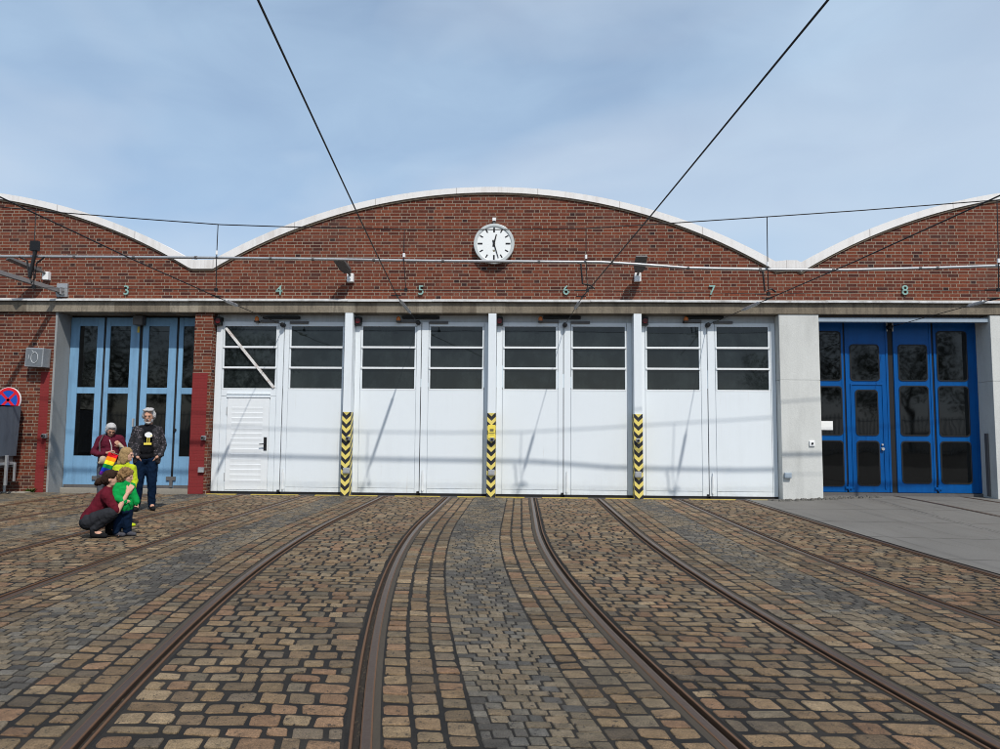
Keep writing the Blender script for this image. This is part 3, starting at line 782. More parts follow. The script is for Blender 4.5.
m = MB(); m.box(6.866, 10.744, .56, .62, -.09, 4.264); m.build('dark_interior', M['dark'], B)
m = MB(); m.box(6.867, 10.743, .47, .6, -.09, .15); m.build('door_sill', M['dksteel'], B)
m = MB(); m.box(10.70, 10.73, .18, .27, .12, 1.55); m.build('edge_guard', M['dksteel'], B)

# ------------------------------------------------------------------ clock, numbers, boxes on the wall
c3 = at(494, 243.5, -.14); cx, cz = c3.x, c3.z
CK = empty('wall_clock', (cx, 0, cz), 'large round white clock with black bar marks on the brick gable', 'clock')
L = (0, 0)
m = MB(); m.disc(L, .475, -0.1200, -.03, 64); m.ring(L, .405, .478, -0.1470, -0.1205, 64); m.build('case', M['clockcase'], CK, bevel=.012)
m = MB(); m.disc(L, .404, -0.1270, -0.1202, 64); m.build('dial', M['clockface'], CK)
m = MB()
for k in range(12):
    a = R(30*k); ln = .115 if k % 3 == 0 else .085; wd = .020 if k % 3 == 0 else .015
    d = Vector((math.sin(a), 0, math.cos(a))); p = Vector((0, -.2435, 0))
    m.bar(p+d*(.385-ln), p+d*.385, wd*2 if False else wd, .002) if False else None
    u = Vector((math.cos(a), 0, -math.sin(a))); q0, q1 = d*(.385-ln), d*.385
    y0 = -0.1305
    m.add([(q0+u*wd).xz[:1] and Vector((0, y0, 0))+q0+u*wd, Vector((0, y0, 0))+q1+u*wd, Vector((0, y0, 0))+q1-u*wd, Vector((0, y0, 0))+q0-u*wd], [(0, 1, 2, 3)])
m.build('hour_mark', M['black'], CK)
def hand(name, ang, ln, tail, w0, w1, y):
    a = R(ang); d = Vector((math.sin(a), 0, math.cos(a))); u = Vector((math.cos(a), 0, -math.sin(a))); o_ = Vector((0, y, 0))
    m = MB(); p = [o_-d*tail-u*w0, o_-d*tail+u*w0, o_+d*ln+u*w1, o_+d*ln-u*w1]
    m.add(p+[q+Vector((0, .004, 0)) for q in p], [(0, 1, 2, 3), (4, 7, 6, 5), (0, 4, 5, 1), (1, 5, 6, 2), (2, 6, 7, 3), (3, 7, 4, 0)]); m.build(name, M['black'], CK)
hand('hour_hand', 14, .23, .07, .022, .013, -0.1370); hand('minute_hand', 163, .36, .09, .016, .008, -0.1430)
m = MB(); m.disc((0, 0), .028, -0.1470, -0.1275, 20); m.build('hub', M['black'], CK)
m = MB(); m.box(-.03, .03, -0.1295, -0.1280, -.165, -.145); m.box(-.022, .022, -0.1295, -0.1280, -.19, -.172); m.build('dial_mark', M['ink'], CK)
m = MB(); m.box(-.03, .03, -.13, -.001, .47, .545); m.build('bracket', M['dksteel'], CK); m = MB(); m.box(-.04, .04, -.15, -.04, .546, .62); m.build('clock_lamp', M['signwhite'], CK)
m = MB(); m.box(-.10, .10, -.0295, -.001, -.16, .16); m.build('wall_mount', M['grey'], CK)

for ch, px, side in (('3', 126.3, 'above the light blue door'), ('4', 279, 'above white door with the louvred side door'), ('5', 421, 'above the second white door'),
                     ('6', 566, 'right below the clock, above the third white door'), ('7', 712, 'above the fourth white door'), ('8', 905, 'above the dark blue door')):
    p = at(px, 290.6, -.03)
    cu = bpy.data.curves.new('digit', 'FONT'); cu.body = ch; cu.size = .315; cu.extrude = .012; cu.align_x = 'CENTER'; cu.align_y = 'CENTER'; cu.offset = .001
    tmp = bpy.data.objects.new('tmp', cu); col.objects.link(tmp); dg = bpy.context.evaluated_depsgraph_get()
    me = bpy.data.meshes.new_from_object(tmp.evaluated_get(dg)); bpy.data.objects.remove(tmp)
    me.materials.clear(); me.materials.append(M['mint'])
    o = bpy.data.objects.new('number_sign', me); col.objects.link(o); o.location = (p.x, -.030, p.z); o.rotation_euler = (math.pi/2, 0, 0)
    tag(o, 'pale turquoise number %s %s' % (ch, side), 'number', 'door numbers on the brick wall')

def floodlight(px, py, dx, dz, ln, label, wdt=.26):
    p = at(px, py, -.06)
    r = empty('floodlight', (p.x, 0, p.z), label, 'floodlight', 'floodlights on the brick wall')
    m = MB(); m.box(-.075, .075, -.12, -.001, -.10, .10); m.build('mount_box', M['signwhite'], r, bevel=.01)
    d = Vector((dx, -1, dz)).normalized(); a = Vector((0, -.12, .06))
    m = MB(); m.tube([a, a+d*.12], .028); m.build('arm', M['dksteel'], r)
    u = d.cross(Vector((0, 0, 1))).normalized(); n_ = u.cross(d); p0, p1 = a+d*.11, a+d*ln
    v = []
    for q, w_, h in ((p0, wdt*.35, .035), (p0+(p1-p0)*.3, wdt*.5, .04), (p1, wdt*.5, .022)):
        v += [q-u*w_-n_*h, q+u*w_-n_*h, q+u*w_+n_*h, q-u*w_+n_*h]
    m = MB(); m.add(v, [(0, 1, 2, 3), (11, 10, 9, 8)]+[(4*s+k, 4*s+(k+1) % 4, 4*s+4+(k+1) % 4, 4*s+4+k) for s in (0, 1) for k in range(4)])
    m.build('lamp_head', M['dksteel'], r, bevel=.006)
floodlight(46.5, 276, -.75, .32, .80, 'flat grey floodlight above the bracket arm, left of number 3')
floodlight(350.5, 278, -.25, .42, .62, 'flat dark floodlight on the brick between numbers 4 and 5')
floodlight(637.5, 277.5, .0, .55, .62, 'flat dark floodlight on the brick between numbers 6 and 7')

p = at(36.5, 357.5, -.2)
wb = empty('wall_box', (p.x, 0, p.z), 'grey metal box with a chalked oval, on brick left of door 3', 'box'); wb.rotation_euler = (0, R(2), R(-4))
m = MB(); m.box(-.225, .225, -.26, -.012, -.225, .225); m.build('housing', M['galv'], wb, bevel=.01)
m = MB(); m.box(-.195, .195, -.266, -.2605, -.195, .195); m.build('front_panel', M['boxgrey'], wb)
m = MB(); pts = [(.02+.085*math.cos(a), -.272, -.01+.125*math.sin(a)) for a in [R(20+k*15) for k in range(24)]]; m.tube(pts+[pts[0]], .007, 5, cap=False)
m.tube([(-.06, -.272, .16), (.0, -.272, .10), (.04, -.272, .12)], .006, 5); m.tube([(-.12, -.272, .06), (-.13, -.272, -.05)], .005, 5); m.build('chalk_mark', M['chalk'], wb)

def small(name, px, py, y, sx, sz, dep, mat, label, cat, group=None, shape='box', dot=None):
    p = at(px, py, y-dep); r = empty(name, (p.x, y, p.z), label, cat, group)
    m = MB()
    if shape == 'box':
        m.box(-sx, sx, -dep, -.001, -sz, sz); m.build('housing', M[mat], r, bevel=.008)
        m = MB(); m.box(-sx*.7, sx*.7, -dep-.004, -dep-.0005, -sz*.62, sz*.62); m.build('cover', M[mat], r)
    else:
        m.box(-sx, sx, -dep*.55, -.001, -sz, sz); m.build('mount', M[mat], r, bevel=.006)
        m = MB(); m.disc((0, 0), sx*.72, -dep, -dep*.55-.001, 20); m.build('lens_tube', M['dksteel'], r)
        m = MB(); m.disc((0, 0), sx*.4, -dep-.003, -dep-.0005, 16); m.build('lens', M['glassd'], r)
    return r
G1, G2 = 'light barrier sensors beside the doors', 'grey cable boxes beside the doors'
small('sensor', 42, 436, 0, .052, .052, .12, 'galv', 'small grey sensor on the red band left of door 3', 'sensor', G1, 'r')
small('sensor', 202, 438, -.006, .052, .052, .12, 'galv', 'small grey sensor on the red band of the brick pier', 'sensor', G1, 'r')
small('sensor', 347, 438.5, -.085, .045, .045, .10, 'galv', 'small grey sensor on striped post left of door 5', 'sensor', G1, 'r')
small('sensor', 492, 439.5, -.085, .045, .045, .10, 'galv', 'small grey sensor under the yellow plate on the middle striped post', 'sensor', G1, 'r')
small('sensor', 638.5, 440.5, -.085, .045, .045, .10, 'galv', 'small grey sensor on striped post left of door 7', 'sensor', G1, 'r')
small('cable_box', 200.5, 470, -.006, .065, .06, .06, 'grey', 'pale grey box low on the red band of the brick pier', 'box', G2)
small('cable_box', 346, 470.5, -.085, .075, .065, .05, 'grey', 'grey box low on striped post left of door 5', 'box', G2)
small('cable_box', 491.5, 472.5, -.085, .075, .065, .05, 'grey', 'grey box low on the middle striped post', 'box', G2)
small('cable_box', 638.5, 474.5, -.085, .075, .065, .05, 'grey', 'grey box low on striped post left of door 7', 'box', G2)
small('cable_box', 788.5, 475.5, -.045, .075, .06, .07, 'bluegrey', 'blue grey box low on the concrete pier', 'box', G2)
r = small('push_button', 812.3, 443.5, -.045, .062, .062, .03, 'signwhite', 'square white push button plate on the concrete pier', 'button')
m = MB(); m.disc((0, 0), .024, -.045, -.035, 16); m.build('button', M['black'], r)
p = at(491.7, 431.5, -.10); r = empty('warning_plate', (p.x, -.085, p.z), 'plain yellow plate on the middle striped post', 'sign')
m = MB(); m.box(-.085, .085, -.012, -.001, -.155, .155); m.build('plate', M['plate_yellow'], r)
m = MB(); m.box(-.045, .045, -.0145, -.0125, .0, .06); m.box(-.07, .07, -.0145, -.0125, -.045, -.03); m.box(-.05, .05, -.0145, -.0125, -.075, -.065); m.build('print', M['ink'], r)
a_, b_ = at(820, 421, .48), at(833, 430, .48)
m = MB(); m.box(a_.x-.06, b_.x, .480, .4835, b_.z, a_.z); tag(m.build('paper_notice', M['paper']), 'blank white paper notice on the window of dark blue door', 'notice')

# lamps, operators and wire hooks above the white doors
for nm, px_red, px_or, px_sp, dz in (('4', 217.8, 256.8, 282.7, 0), ('5', 357.5, 398.5, 422.6, 0), ('6', 499, 540.5, 564.7, 0), ('7', 644.5, 686, 707.8, 0)):
    y = .2
    p = at(px_red, 321, .1); r = empty('signal_lamp', (p.x, .245, p.z), 'small dark signal lamp with red lens at upper left of door '+nm, 'signal lamp', 'red signal lamps above the white doors')
    m = MB(); m.box(-.085, .085, -.16, -.001, -.10, .10); m.build('housing', M['dark'], r, bevel=.01)
    m = MB(); m.disc((.01, 0), .06, -.175, -.161, 24); m.build('lens', M['red_lens'], r)
    p = at(px_or, 319, .1); r = empty('warning_beacon', (p.x, .245, p.z), 'small orange beacon above door '+nm, 'beacon', 'orange beacons above the white doors')
    m = MB(); m.box(-.05, .05, -.20, -.001, -.075, -.045); m.build('base', M['dark'], r); m = MB(); m.tube([(0, -.14, -.045), (0, -.14, .03), (0, -.14, .06)], [.05, .047, .02], 16); m.build('lens', M['orange_lens'], r)
    p = at(px_sp, 320, .1); X = p.x; Z = p.z
    r = empty('door_operator', (X, .245, Z), 'pair of dark operator arms over the meeting leaves of door '+nm, 'door operator', 'door operators above the white doors')
    m = MB(); m.box(-.50, .38, -.11, -.001, .045, .105); m.build('upper_arm', M['dark'], r, bevel=.006)
    m = MB(); m.box(-.55, -.13, -.09, -.001, -.055, .005); m.build('lower_arm', M['dksteel'], r, bevel=.006)
    m = MB(); m.box(.15, .60, -.09, -.001, -.075, -.015); m.build('lower_arm', M['dksteel'], r, bevel=.006)

# ------------------------------------------------------------------ overhead line
PY = -2.65
def catline(ends, pts): return pts
pipe_px = [(-70, 255.6), (0, 256.4), (120, 257), (220, 257.8), (330, 259.3), (430, 260.9), (520, 261.5), (600, 262.1), (634, 264), (689, 268), (760, 269.4), (846, 270), (930, 268), (1000, 265.8), (1110, 262)]
P = [at(a, b, PY) for a, b in pipe_px]
r = empty('cross_pipe', P[0], 'long thin silver pipe spanning across before the brick wall and clock', 'pipe')
m = MB(); m.tube([q-P[0] for q in P], .027, 10); m.build('pipe', M['galv'], r, smooth=True)
for px in (75, 134, 196, 271, 313, 374, 443, 539, 612, 688, 760, 833, 920, 937):
    for i in range(len(pipe_px)-1):
        if pipe_px[i][0] <= px <= pipe_px[i+1][0]:
            t = (px-pipe_px[i][0])/(pipe_px[i+1][0]-pipe_px[i][0]); q = P[i].lerp(P[i+1], t)-P[0]; d = (P[i+1]-P[i]).normalized(); m = MB(); m.tube([q-d*.025, q+d*.025], .034, 10); m.build('pipe_clamp', M['dksteel'], r)
def smoothline(pp, y):
    return [at(a, b, y) for a, b in pp]
up_px = [(-70, 199), (0, 207), (66, 213), (143, 219), (220, 224.6), (286, 226.8), (405, 229.4), (500, 229.6), (586, 228.4), (674, 223), (767, 216.8), (860, 210.5), (1000, 199.8), (1110, 190)]
U = smoothline(up_px, PY)
m = MB(); m.tube([q-U[0] for q in U], .011, 6); tag(m.build('span_wire', M['wire'], origin=None), 'thin dark upper span wire sagging above the silver pipe', 'wire').location = U[0]
lo_px = [(-70, 286), (0, 287.3), (220, 290), (405, 290.4), (590, 290.8), (770, 294), (905, 291), (1110, 290)]
Lw = smoothline(lo_px, PY)
m = MB(); m.tube([q-Lw[0] for q in Lw], .006, 5); tag(m.build('span_wire', M['wire']), 'very thin lower span wire below the silver pipe', 'wire').location = Lw[0]
for px, yt, ym, yb, cable, lab in ((36, 210, 256.6, 287, 'loop', 'rod with black cable loops, far left above the bracket arm'), (218, 224.5, 257.8, 290, 0, 'wire rod in the roof valley left of number 4'),
                     (404.5, 229.4, 260.4, 290, 0, 'wire rod just left of number 5'), (586, 228.4, 262, 290.5, 'bend', 'wire rod with bent black cable right of number 6'),
                     (767, 216.8, 269.4, 294, 'bend', 'wire rod in the roof valley right of number 7'), (997, 200, 266, 290, 0, 'wire rod before the brick, right of number 8')):
    T, Mi, Bo = at(px, yt, PY), at(px-.3, ym, PY), at(px-2 if px < 400 else px+1.5, yb, PY)
    r = empty('wire_hanger', Mi, lab, 'wire hanger', 'hangers between the span wires and the pipe')
    m = MB(); m.tube([T-Mi, Vector((0, -.055, 0)), Bo-Mi], .009, 6); m.build('rod', M['wire'], r)
    m = MB(); m.tube([(0, -.055, .05), (0, -.055, .13)], .024, 8); m.build('insulator', M['signwhite'] if cable != 'loop' else M['black'], r)
    m = MB(); q = Bo-Mi; m.bar(q+Vector((-.26, 0, 0)), q+Vector((.02, 0, 0)), .018, .02); m.box(q.x-.03, q.x+.03, q.y-.02, q.y+.02, q.z-.03, q.z+.035); m.build('clamp', M['black'], r)
    if cable:
        m = MB()
        if cable == 'bend': m.tube([(-.16, -.05, -.03), (-.10, -.06, -.05), (-.09, -.07, -.2), (-.07, -.07, -.45), (q.x+.05, q.y-.02, q.z+.10), (q.x+.14, q.y-.02, q.z+.03)], .017, 7)
        else:
            m.tube([(-.30, -.05, -.02), (-.12, -.07, -.10), (-.06, -.07, -.4), (.0, -.07, -.55), (.06, -.07, -.45), (.08, -.07, -.15), (.22, -.05, -.02)], .017, 7)
            m.box(-.06, .10, -.11, -.03, .10, .30); m.tube([(.04, -.07, .1), (-.05, -.07, -.45)], .035, 8)
        m.build('cable', M['black'], r)

def wire_line(kink_px, hook_px, far_px, far_y, ins_px, lab, hook_y=.12):
    h = at(hook_px[0], hook_px[1], hook_y); k_ = at(kink_px[0], kink_px[1], PY); f_ = at(far_px[0], far_px[1], far_y)
    r = empty('contact_wire', h, 'overhead contact wire '+lab, 'wire', 'overhead contact wires')
    d = k_-h; ext = f_+(f_-k_)*.55
    m = MB(); m.tube([k_-h, (k_+f_)/2-h-Vector((0, 0, .02)), f_-h, ext-h], .010, 6); m.build('wire', M['wire'], r)
    m = MB(); m.tube([Vector((0, 0, 0)), d], .008, 6); m.build('anchor_wire', M['wire'], r)
    # long insulator fitted on the anchor wire
    def t_of(px):
        return min((abs(proj_x(h+d*(k/400))-px), k/400) for k in range(1, 400))[1]
    t0, t1 = t_of(ins_px[0]), t_of(ins_px[1])
    a, b = d*t0, d*t1
    m = MB(); m.tube([a, a.lerp(b, .1), a.lerp(b, .12), a.lerp(b, .88), a.lerp(b, .9), b], [.014, .02, .034, .034, .02, .014], 10); m.build('insulator', M['galv'], r)
    m = MB(); e = k_-h; m.tube([e-d.normalized()*.10, e+(f_-k_).normalized()*.14], .018, 8); m.bar(e+Vector((-.12, 0, .02)), e+Vector((.08, 0, .02)), .018, .02); m.build('clamp', M['black'], r)
    m = MB(); m.tube([(0, .08, 0), (0, -.03, 0), (0, -.06, 0)], [.055, .055, .03], 12); m.build('anchor', M['black'], r)
def proj_x(q):
    v = cam_rot.transposed() @ (q-Vector((0, -DIST, EYE))); return 500+FPX*v.x/-v.z
wire_line((217, 297), (282.6, 324.8), (0, 197), -8.0, (238, 224), 'running to the top of white door 4, crossing low at left')
wire_line((397, 296.5), (418, 322.5), (258, 0), -11.6, (410.8, 399.5), 'rising steeply from white door 5 left of the clock')
wire_line((582, 297.5), (565, 325), (828, 0), -11.5, (575, 579.5), 'rising steeply from white door 6 right of the clock')
wire_line((768, 299), (708, 325), (1000, 195.5), -8.0, (742, 760), 'running from the top of white door 7 towards the right')
wire_line((994, 299), (890, 327), (1060, 287), -4.6, (967, 986), 'with long insulator ending above the dark blue door', .35)

# bracket arm carrying the pipe at the left
p0 = at(62.5, 291.5, -.03); p1 = at(-55, 256.0, PY)
r = empty('bracket_arm', p0, 'sloping grey steel arm bolted to the brick at far left', 'bracket')
m = MB(); m.bar((-.02, -.05, .0), p1-p0, .095, .095); m.build('arm', M['armgrey'], r, bevel=.006)
m = MB(); m.box(-.13, .13, -.03, .028, -.13, .19); m.box(-.06, -.035, -.16, -.03, -.09, .08); m.box(.035, .06, -.16, -.03, -.09, .08); m.build('wall_plate', M['galv'], r, bevel=.006)
m = MB(); m.tube([(-.09, -.09, -.02), (.09, -.09, -.02)], .022, 8); m.build('bolt', M['dksteel'], r)

# ------------------------------------------------------------------ no-stopping sign and trailer
p = at(7.2, 400, -.35); r = empty('no_stopping_sign', (p.x, -.30, 0), 'round blue and red no stopping sign behind the grey trailer', 'traffic sign')
z = p.z
m = MB(); m.tube([(0, .04, -.08), (0, .04, z+.25)], .03, 10); m.build('pole', M['galv'], r)
m = MB(); m.disc((0, z), .30, -.02, .005, 48); m.build('plate', M['signwhite'], r)
m = MB(); m.disc((0, z), .235, -.024, -.0205, 48); m.build('blue_field', M['signblue'], r)
m = MB(); m.ring((0, z), .225, .288, -.028, -.0245, 48)
for s_ in (1, -1):
    d = Vector((s_, 0, 1)).normalized()*.235; u = Vector((1, 0, -s_)).normalized()*.03; o_ = Vector((0, -.0262, z))
    m.add([o_-d-u, o_-d+u, o_+d+u, o_+d-u], [(0, 1, 2, 3)])
m.build('red_cross', M['signred'], r)

tx = at(21.3, 406, -.30); X1 = tx.x; ZT = tx.z
r = empty('box_trailer', (X1-1.3, -1.0, 0), 'small trailer under a dark grey tarpaulin at left edge', 'trailer')
ox, oy = X1-1.3, -1.0
def L3(x, y, z): return (x-ox, y-oy, z)
m = MB(); v = []; f = []
# tarpaulin: a sagging, wrinkled cover over the load box
nu, nv = 18, 14
def tarp_pt(face, u, v_):
    zb = .86
    if face == 0:   # right side (towards +x)
        x = X1-.05*(1-v_)+.016*math.sin(v_*5+u*8)*math.sin(u*math.pi); y = -1.75+1.45*u; z = zb+(ZT-zb)*v_-.03*math.sin(u*math.pi)*v_
    elif face == 1:  # front (towards the camera)
        x = X1-2.6+2.6*u; y = -1.75-.02*math.sin(u*23+v_*4)*(1-v_*.6)-.03*(1-v_); z = zb+(ZT-zb)*v_
        x -= .05*(1-v_)*u
    elif face == 3:  # back
        x = X1-2.6+2.6*u; y = -.30; z = zb+(ZT-zb)*v_; x -= .05*(1-v_)*u
    elif face == 4:  # left
        x = X1-2.6; y = -1.75+1.45*u; z = zb+(ZT-zb)*v_
    else:
        x = X1-2.6+2.6*u; y = -1.75+1.45*v_; z = ZT-.03*math.sin(u*math.pi)*math.sin(v_*math.pi)
    return L3(x, y, z)
for face in range(5):
    v = [tarp_pt(face, i/nu, j/nv) for j in range(nv+1) for i in range(nu+1)]
    m.add(v, [(j*(nu+1)+i, j*(nu+1)+i+1, (j+1)*(nu+1)+i+1, (j+1)*(nu+1)+i) for j in range(nv) for i in range(nu)])
m.build('tarpaulin', M['tarp'], r, smooth=True)
def trailer_box(name, mat, *boxes):
    m = MB()
    for (x0, x1, y0, y1, z0, z1) in boxes: m.box(x0-ox, x1-ox, y0-oy, y1-oy, z0, z1)
    return m.build(name, M[mat], r, bevel=.006)
trailer_box('load_box', 'dksteel', (X1-2.55, X1-.08, -1.70, -.35, .60, .90))
trailer_box('chassis_rail', 'galv', (X1-2.55, X1-.03, -1.72, -1.66, .60, .66), (X1-2.55, X1-.03, -.40, -.34, .60, .66), (X1-.08, X1-.02, -1.73, -.33, .66, .72))
trailer_box('support_leg', 'galv', (X1-.02, X1+.03, -.70, -.64, .20, .88)); trailer_box('support_leg', 'galv', (X1-.02, X1+.02, -.42, -.37, .28, .70)); trailer_box('support_leg', 'galv', (X1-.10, X1-.05, -1.76, -1.70, .28, .66))
trailer_box('tail_lamp', 'signred', (X1-.30, X1-.27, -1.775, -1.762, .52, .56))
for yy in (-1.80, -.34):
    m = MB(); m.disc((X1-1.3-ox, .30), .30, yy-.02-oy, yy+.16-oy, 32); wl = m.build('wheel', M['dark'], r, bevel=.03)
    m = MB(); m.disc((X1-1.3-ox, .30), .17, yy-.03-oy, yy-.021-oy, 24); m.build('rim', M['grey'], wl)
trailer_box('axle', 'dksteel', (X1-1.35, X1-1.25, -1.64, -.19, .27, .60))

# ------------------------------------------------------------------ people
def hull(bm, pts):
    vs = [bm.verts.new(p) for p in pts]
    bmesh.ops.convex_hull(bm, input=vs)
def sphere_pts(c, r, n=12, m_=7):
    c = Vector(c); o = []
    for j in range(m_+1):
        t = math.pi*j/m_
        for k in range(n if 0 < j < m_ else 1):
            a = 2*math.pi*k/n; o.append(c+Vector((math.sin(t)*math.cos(a), math.sin(t)*math.sin(a), math.cos(t)))*r)
    return o
from mathutils import noise as mnoise
FOLD = {'hair': (.008, 60, 18), 'curly_hair': (.014, 45, 45), 'beard': (.008, 45, 30)}
def blob(name, parent, mat, chains=(), ells=(), vox=.011, smooth=4):
    """one continuous surface grown from tapered limbs (chains of x,y,z,r) and ellipsoids (centre, radii, matrix)"""
    bm = bmesh.new()
    for ch in chains:
        for a, b in zip(ch, ch[1:]):
            t = bmesh.new(); hull(t, sphere_pts(a[:3], a[3]) + sphere_pts(b[:3], b[3]))
            bmesh.ops.delete(t, geom=[q for q in t.verts if not q.link_faces], context='VERTS')
            me_ = bpy.data.meshes.new('t'); t.to_mesh(me_); bm.from_mesh(me_); bpy.data.meshes.remove(me_); t.free()
    for c, rad, mt in ells:
        t = bmesh.new(); mt = mt or Matrix.Identity(3)
        hull(t, [Vector(c)+mt @ Vector((p.x*rad[0], p.y*rad[1], p.z*rad[2])) for p in sphere_pts((0, 0, 0), 1, 16, 10)])
        me_ = bpy.data.meshes.new('t'); t.to_mesh(me_); bm.from_mesh(me_); bpy.data.meshes.remove(me_); t.free()
    me_ = bpy.data.meshes.new(name); bm.to_mesh(me_); bm.free()
    tmp = bpy.data.objects.new('tmp', me_); col.objects.link(tmp)
    rm = tmp.modifiers.new('r', 'REMESH'); rm.mode = 'VOXEL'; rm.voxel_size = vox
    if smooth:
        sm = tmp.modifiers.new('s', 'SMOOTH'); sm.iterations = smooth; sm.factor = .5
    dg = bpy.context.evaluated_depsgraph_get(); out = bpy.data.meshes.new_from_object(tmp.evaluated_get(dg)); bpy.data.objects.remove(tmp)
    am, fa, fb = FOLD.get(name, (.013, 11, 7) if name in ('jumper', 'trousers', 'jacket', 'jeans', 'shirt', 'tee_shirt') else (0, 1, 1))
    if am:
        sd_ = Vector((rnd(0, 50), rnd(0, 50), rnd(0, 50))); up = []
        for v in out.vertices:
            p = v.co; q_ = mnoise.noise(Vector((p.x*fa, p.y*fa, p.z*fb))+sd_) + .5*mnoise.noise(Vector((p.x*fa*2.3, p.y*fa*2.3, p.z*fb*2.3))+sd_)
            if name not in FOLD: q_ = .35-abs(q_)*1.5
            up.append(p+v.normal*am*q_)
        for v, p in zip(out.vertices, up): v.co = p
    out.materials.clear(); out.materials.append(M[mat]); out.polygons.foreach_set('use_smooth', [True]*len(out.polygons))
    o = bpy.data.objects.new(name, out); col.objects.link(o); o.parent = parent
    return o
def headM(yaw, tilt, roll=0): return Matrix.Rotation(R(yaw), 3, 'Z') @ Matrix.Rotation(R(tilt), 3, 'X') @ Matrix.Rotation(R(roll), 3, 'Y')
def head(c, mt, s=1.0):
    """skin of a head: skull, jaw, nose, brow, ears (front is -y of its own frame)"""
    c = Vector(c)
    def e(p, r_): return (c+mt @ (Vector(p)*s), tuple(k*s for k in r_), mt)
    el_ = [e((0, .008, .025), (.076, .096, .098)), e((0, -.022, -.055), (.057, .066, .062)), e((0, -.012, -.01), (.070, .080, .085)),
           e((0, -.100, -.018), (.013, .020, .020)), e((0, -.092, .004), (.010, .014, .030)), e((0, -.082, .034), (.052, .016, .012)),
           e((.078, .01, -.005), (.012, .022, .032)), e((-.078, .01, -.005), (.012, .022, .032)), e((0, -.082, -.058), (.026, .012, .009)), e((0, -.078, -.088), (.022, .014, .014))]
    return el_
def face_bits(parent, c, mt, s=1.0):
    c = Vector(c)
    def e(p, r_): return (c+mt @ (Vector(p)*s), tuple(k*s for k in r_), mt)
    blob('eye', parent, 'black', ells=[e((-.031, -.086, .010), (.013, .008, .007))], vox=.004, smooth=1)
    blob('eye', parent, 'black', ells=[e((.031, -.086, .010), (.013, .008, .007))], vox=.004, smooth=1)
    blob('mouth', parent, 'maroon', ells=[e((0, -.091, -.060), (.022, .006, .0045))], vox=.0035, smooth=1)
def hand_chains(w_, d, side, s=1.0, curl=.6):
    """wrist point, direction of the hand, palm-side vector: palm plus five fingers"""
    w_ = Vector(w_); d = Vector(d).normalized(); side = Vector(side).normalized(); nrm = d.cross(side).normalized(); side = nrm.cross(d)
    ch = []; P_ = lambda q, r_: (q.x, q.y, q.z, r_*s)
    for k, (o_, ln) in enumerate(((-.030, .070), (-.010, .080), (.010, .076), (.029, .060))):
        b0 = w_+d*.035*s+side*o_*.7*s; b1 = w_+d*.085*s+side*o_*s
        k1 = b1+(d*math.cos(curl*.5)+nrm*math.sin(curl*.5))*ln*.5*s; k2 = k1+(d*math.cos(curl*1.5)+nrm*math.sin(curl*1.5))*ln*.5*s
        ch.append([P_(w_, .020), P_(b0, .016), P_(b1, .012), P_(k1, .0095), P_(k2, .0080)])
    t0 = w_+d*.03*s-side*.024*s; t1 = t0+(d*.7-side*.7+nrm*.3).normalized()*.045*s; t2 = t1+(d*.9-side*.2+nrm*.4).normalized()*.032*s
    ch.append([P_(w_, .018), P_(t0, .015), P_(t1, .011), P_(t2, .009)])
    return ch
TH = R(30)

# elderly woman in the maroon jumper
def place(px, py):
    d = cam_rot @ Vector((px-500, -(py-374.5), -FPX)); t = -EYE/d.z; return Vector((t*d.x, -DIST+t*d.y, 0))
q = place(106, 509.5)
W = empty('person', q, 'white haired person in maroon jumper and grey trousers, looking down', 'person', rz=TH)
hm = headM(12, 30); hc = (.015, -.06, 1.475)
armL = [(-.155, .0, 1.31, .045), (-.25, -.01, 1.06, .036), (-.16, -.17, 1.03, .030), (-.02, -.24, 1.06, .024)]
armR = [(.185, .0, 1.31, .045), (.27, -.03, 1.08, .036), (.25, -.17, 1.13, .030), (.205, -.24, 1.17, .024)]
blob('body', W, 'skin', chains=[[(.01, .02, 1.30, .06), (.015, -.02, 1.40, .048), (.015, -.04, 1.45, .05)], [(.015, .02, 1.28, .10), (.0, .02, 1.05, .11), (.0, .03, .85, .11)],
     [(-.08, .03, .84, .075), (-.085, .0, .47, .05), (-.085, .03, .09, .035), (-.09, -.10, .035, .03)], [(.08, .03, .84, .075), (.085, .0, .47, .05), (.085, .03, .09, .035), (.09, -.10, .035, .03)],
     armL, armR] + hand_chains((-.015, -.245, 1.06), (1, -.2, .1), (0, -.4, 1), 1, .9) + hand_chains((.20, -.245, 1.175), (-.5, -.4, .5), (.6, 0, .6), 1, .9), ells=head(hc, hm, .97), vox=.008, smooth=2)
face_bits(W, hc, hm, .97)
def hell(c, mt, p, r_, s=1.0): return (Vector(c)+mt @ (Vector(p)*s), tuple(k*s for k in r_), mt)
blob('hair', W, 'whitehair', ells=[hell(hc, hm, (0, .022, .052), (.090, .098, .085)), hell(hc, hm, (0, .05, .0), (.088, .075, .095)), hell(hc, hm, (.0, -.045, .098), (.062, .045, .030)), hell(hc, hm, (-.07, .02, .0), (.025, .05, .06)), hell(hc, hm, (.07, .02, .0), (.025, .05, .06))], vox=.010)
blob('jumper', W, 'maroon', chains=[[(x, y, z, r_+.020) for x, y, z, r_ in armL[:3]]+[(-.06, -.22, 1.05, .036)], [(x, y, z, r_+.020) for x, y, z, r_ in armR[:3]]+[(.215, -.225, 1.155, .036)], [(-.13, .01, 1.315, .075), (.165, .01, 1.315, .075)],
     [(.03, .01, 1.345, .085), (.03, -.005, 1.37, .07)]], ells=[((.015, .01, 1.22, ), (.185, .125, .17), None), ((.0, .01, 1.04), (.180, .140, .17), None), ((.0, .02, .93), (.185, .145, .10), None)])
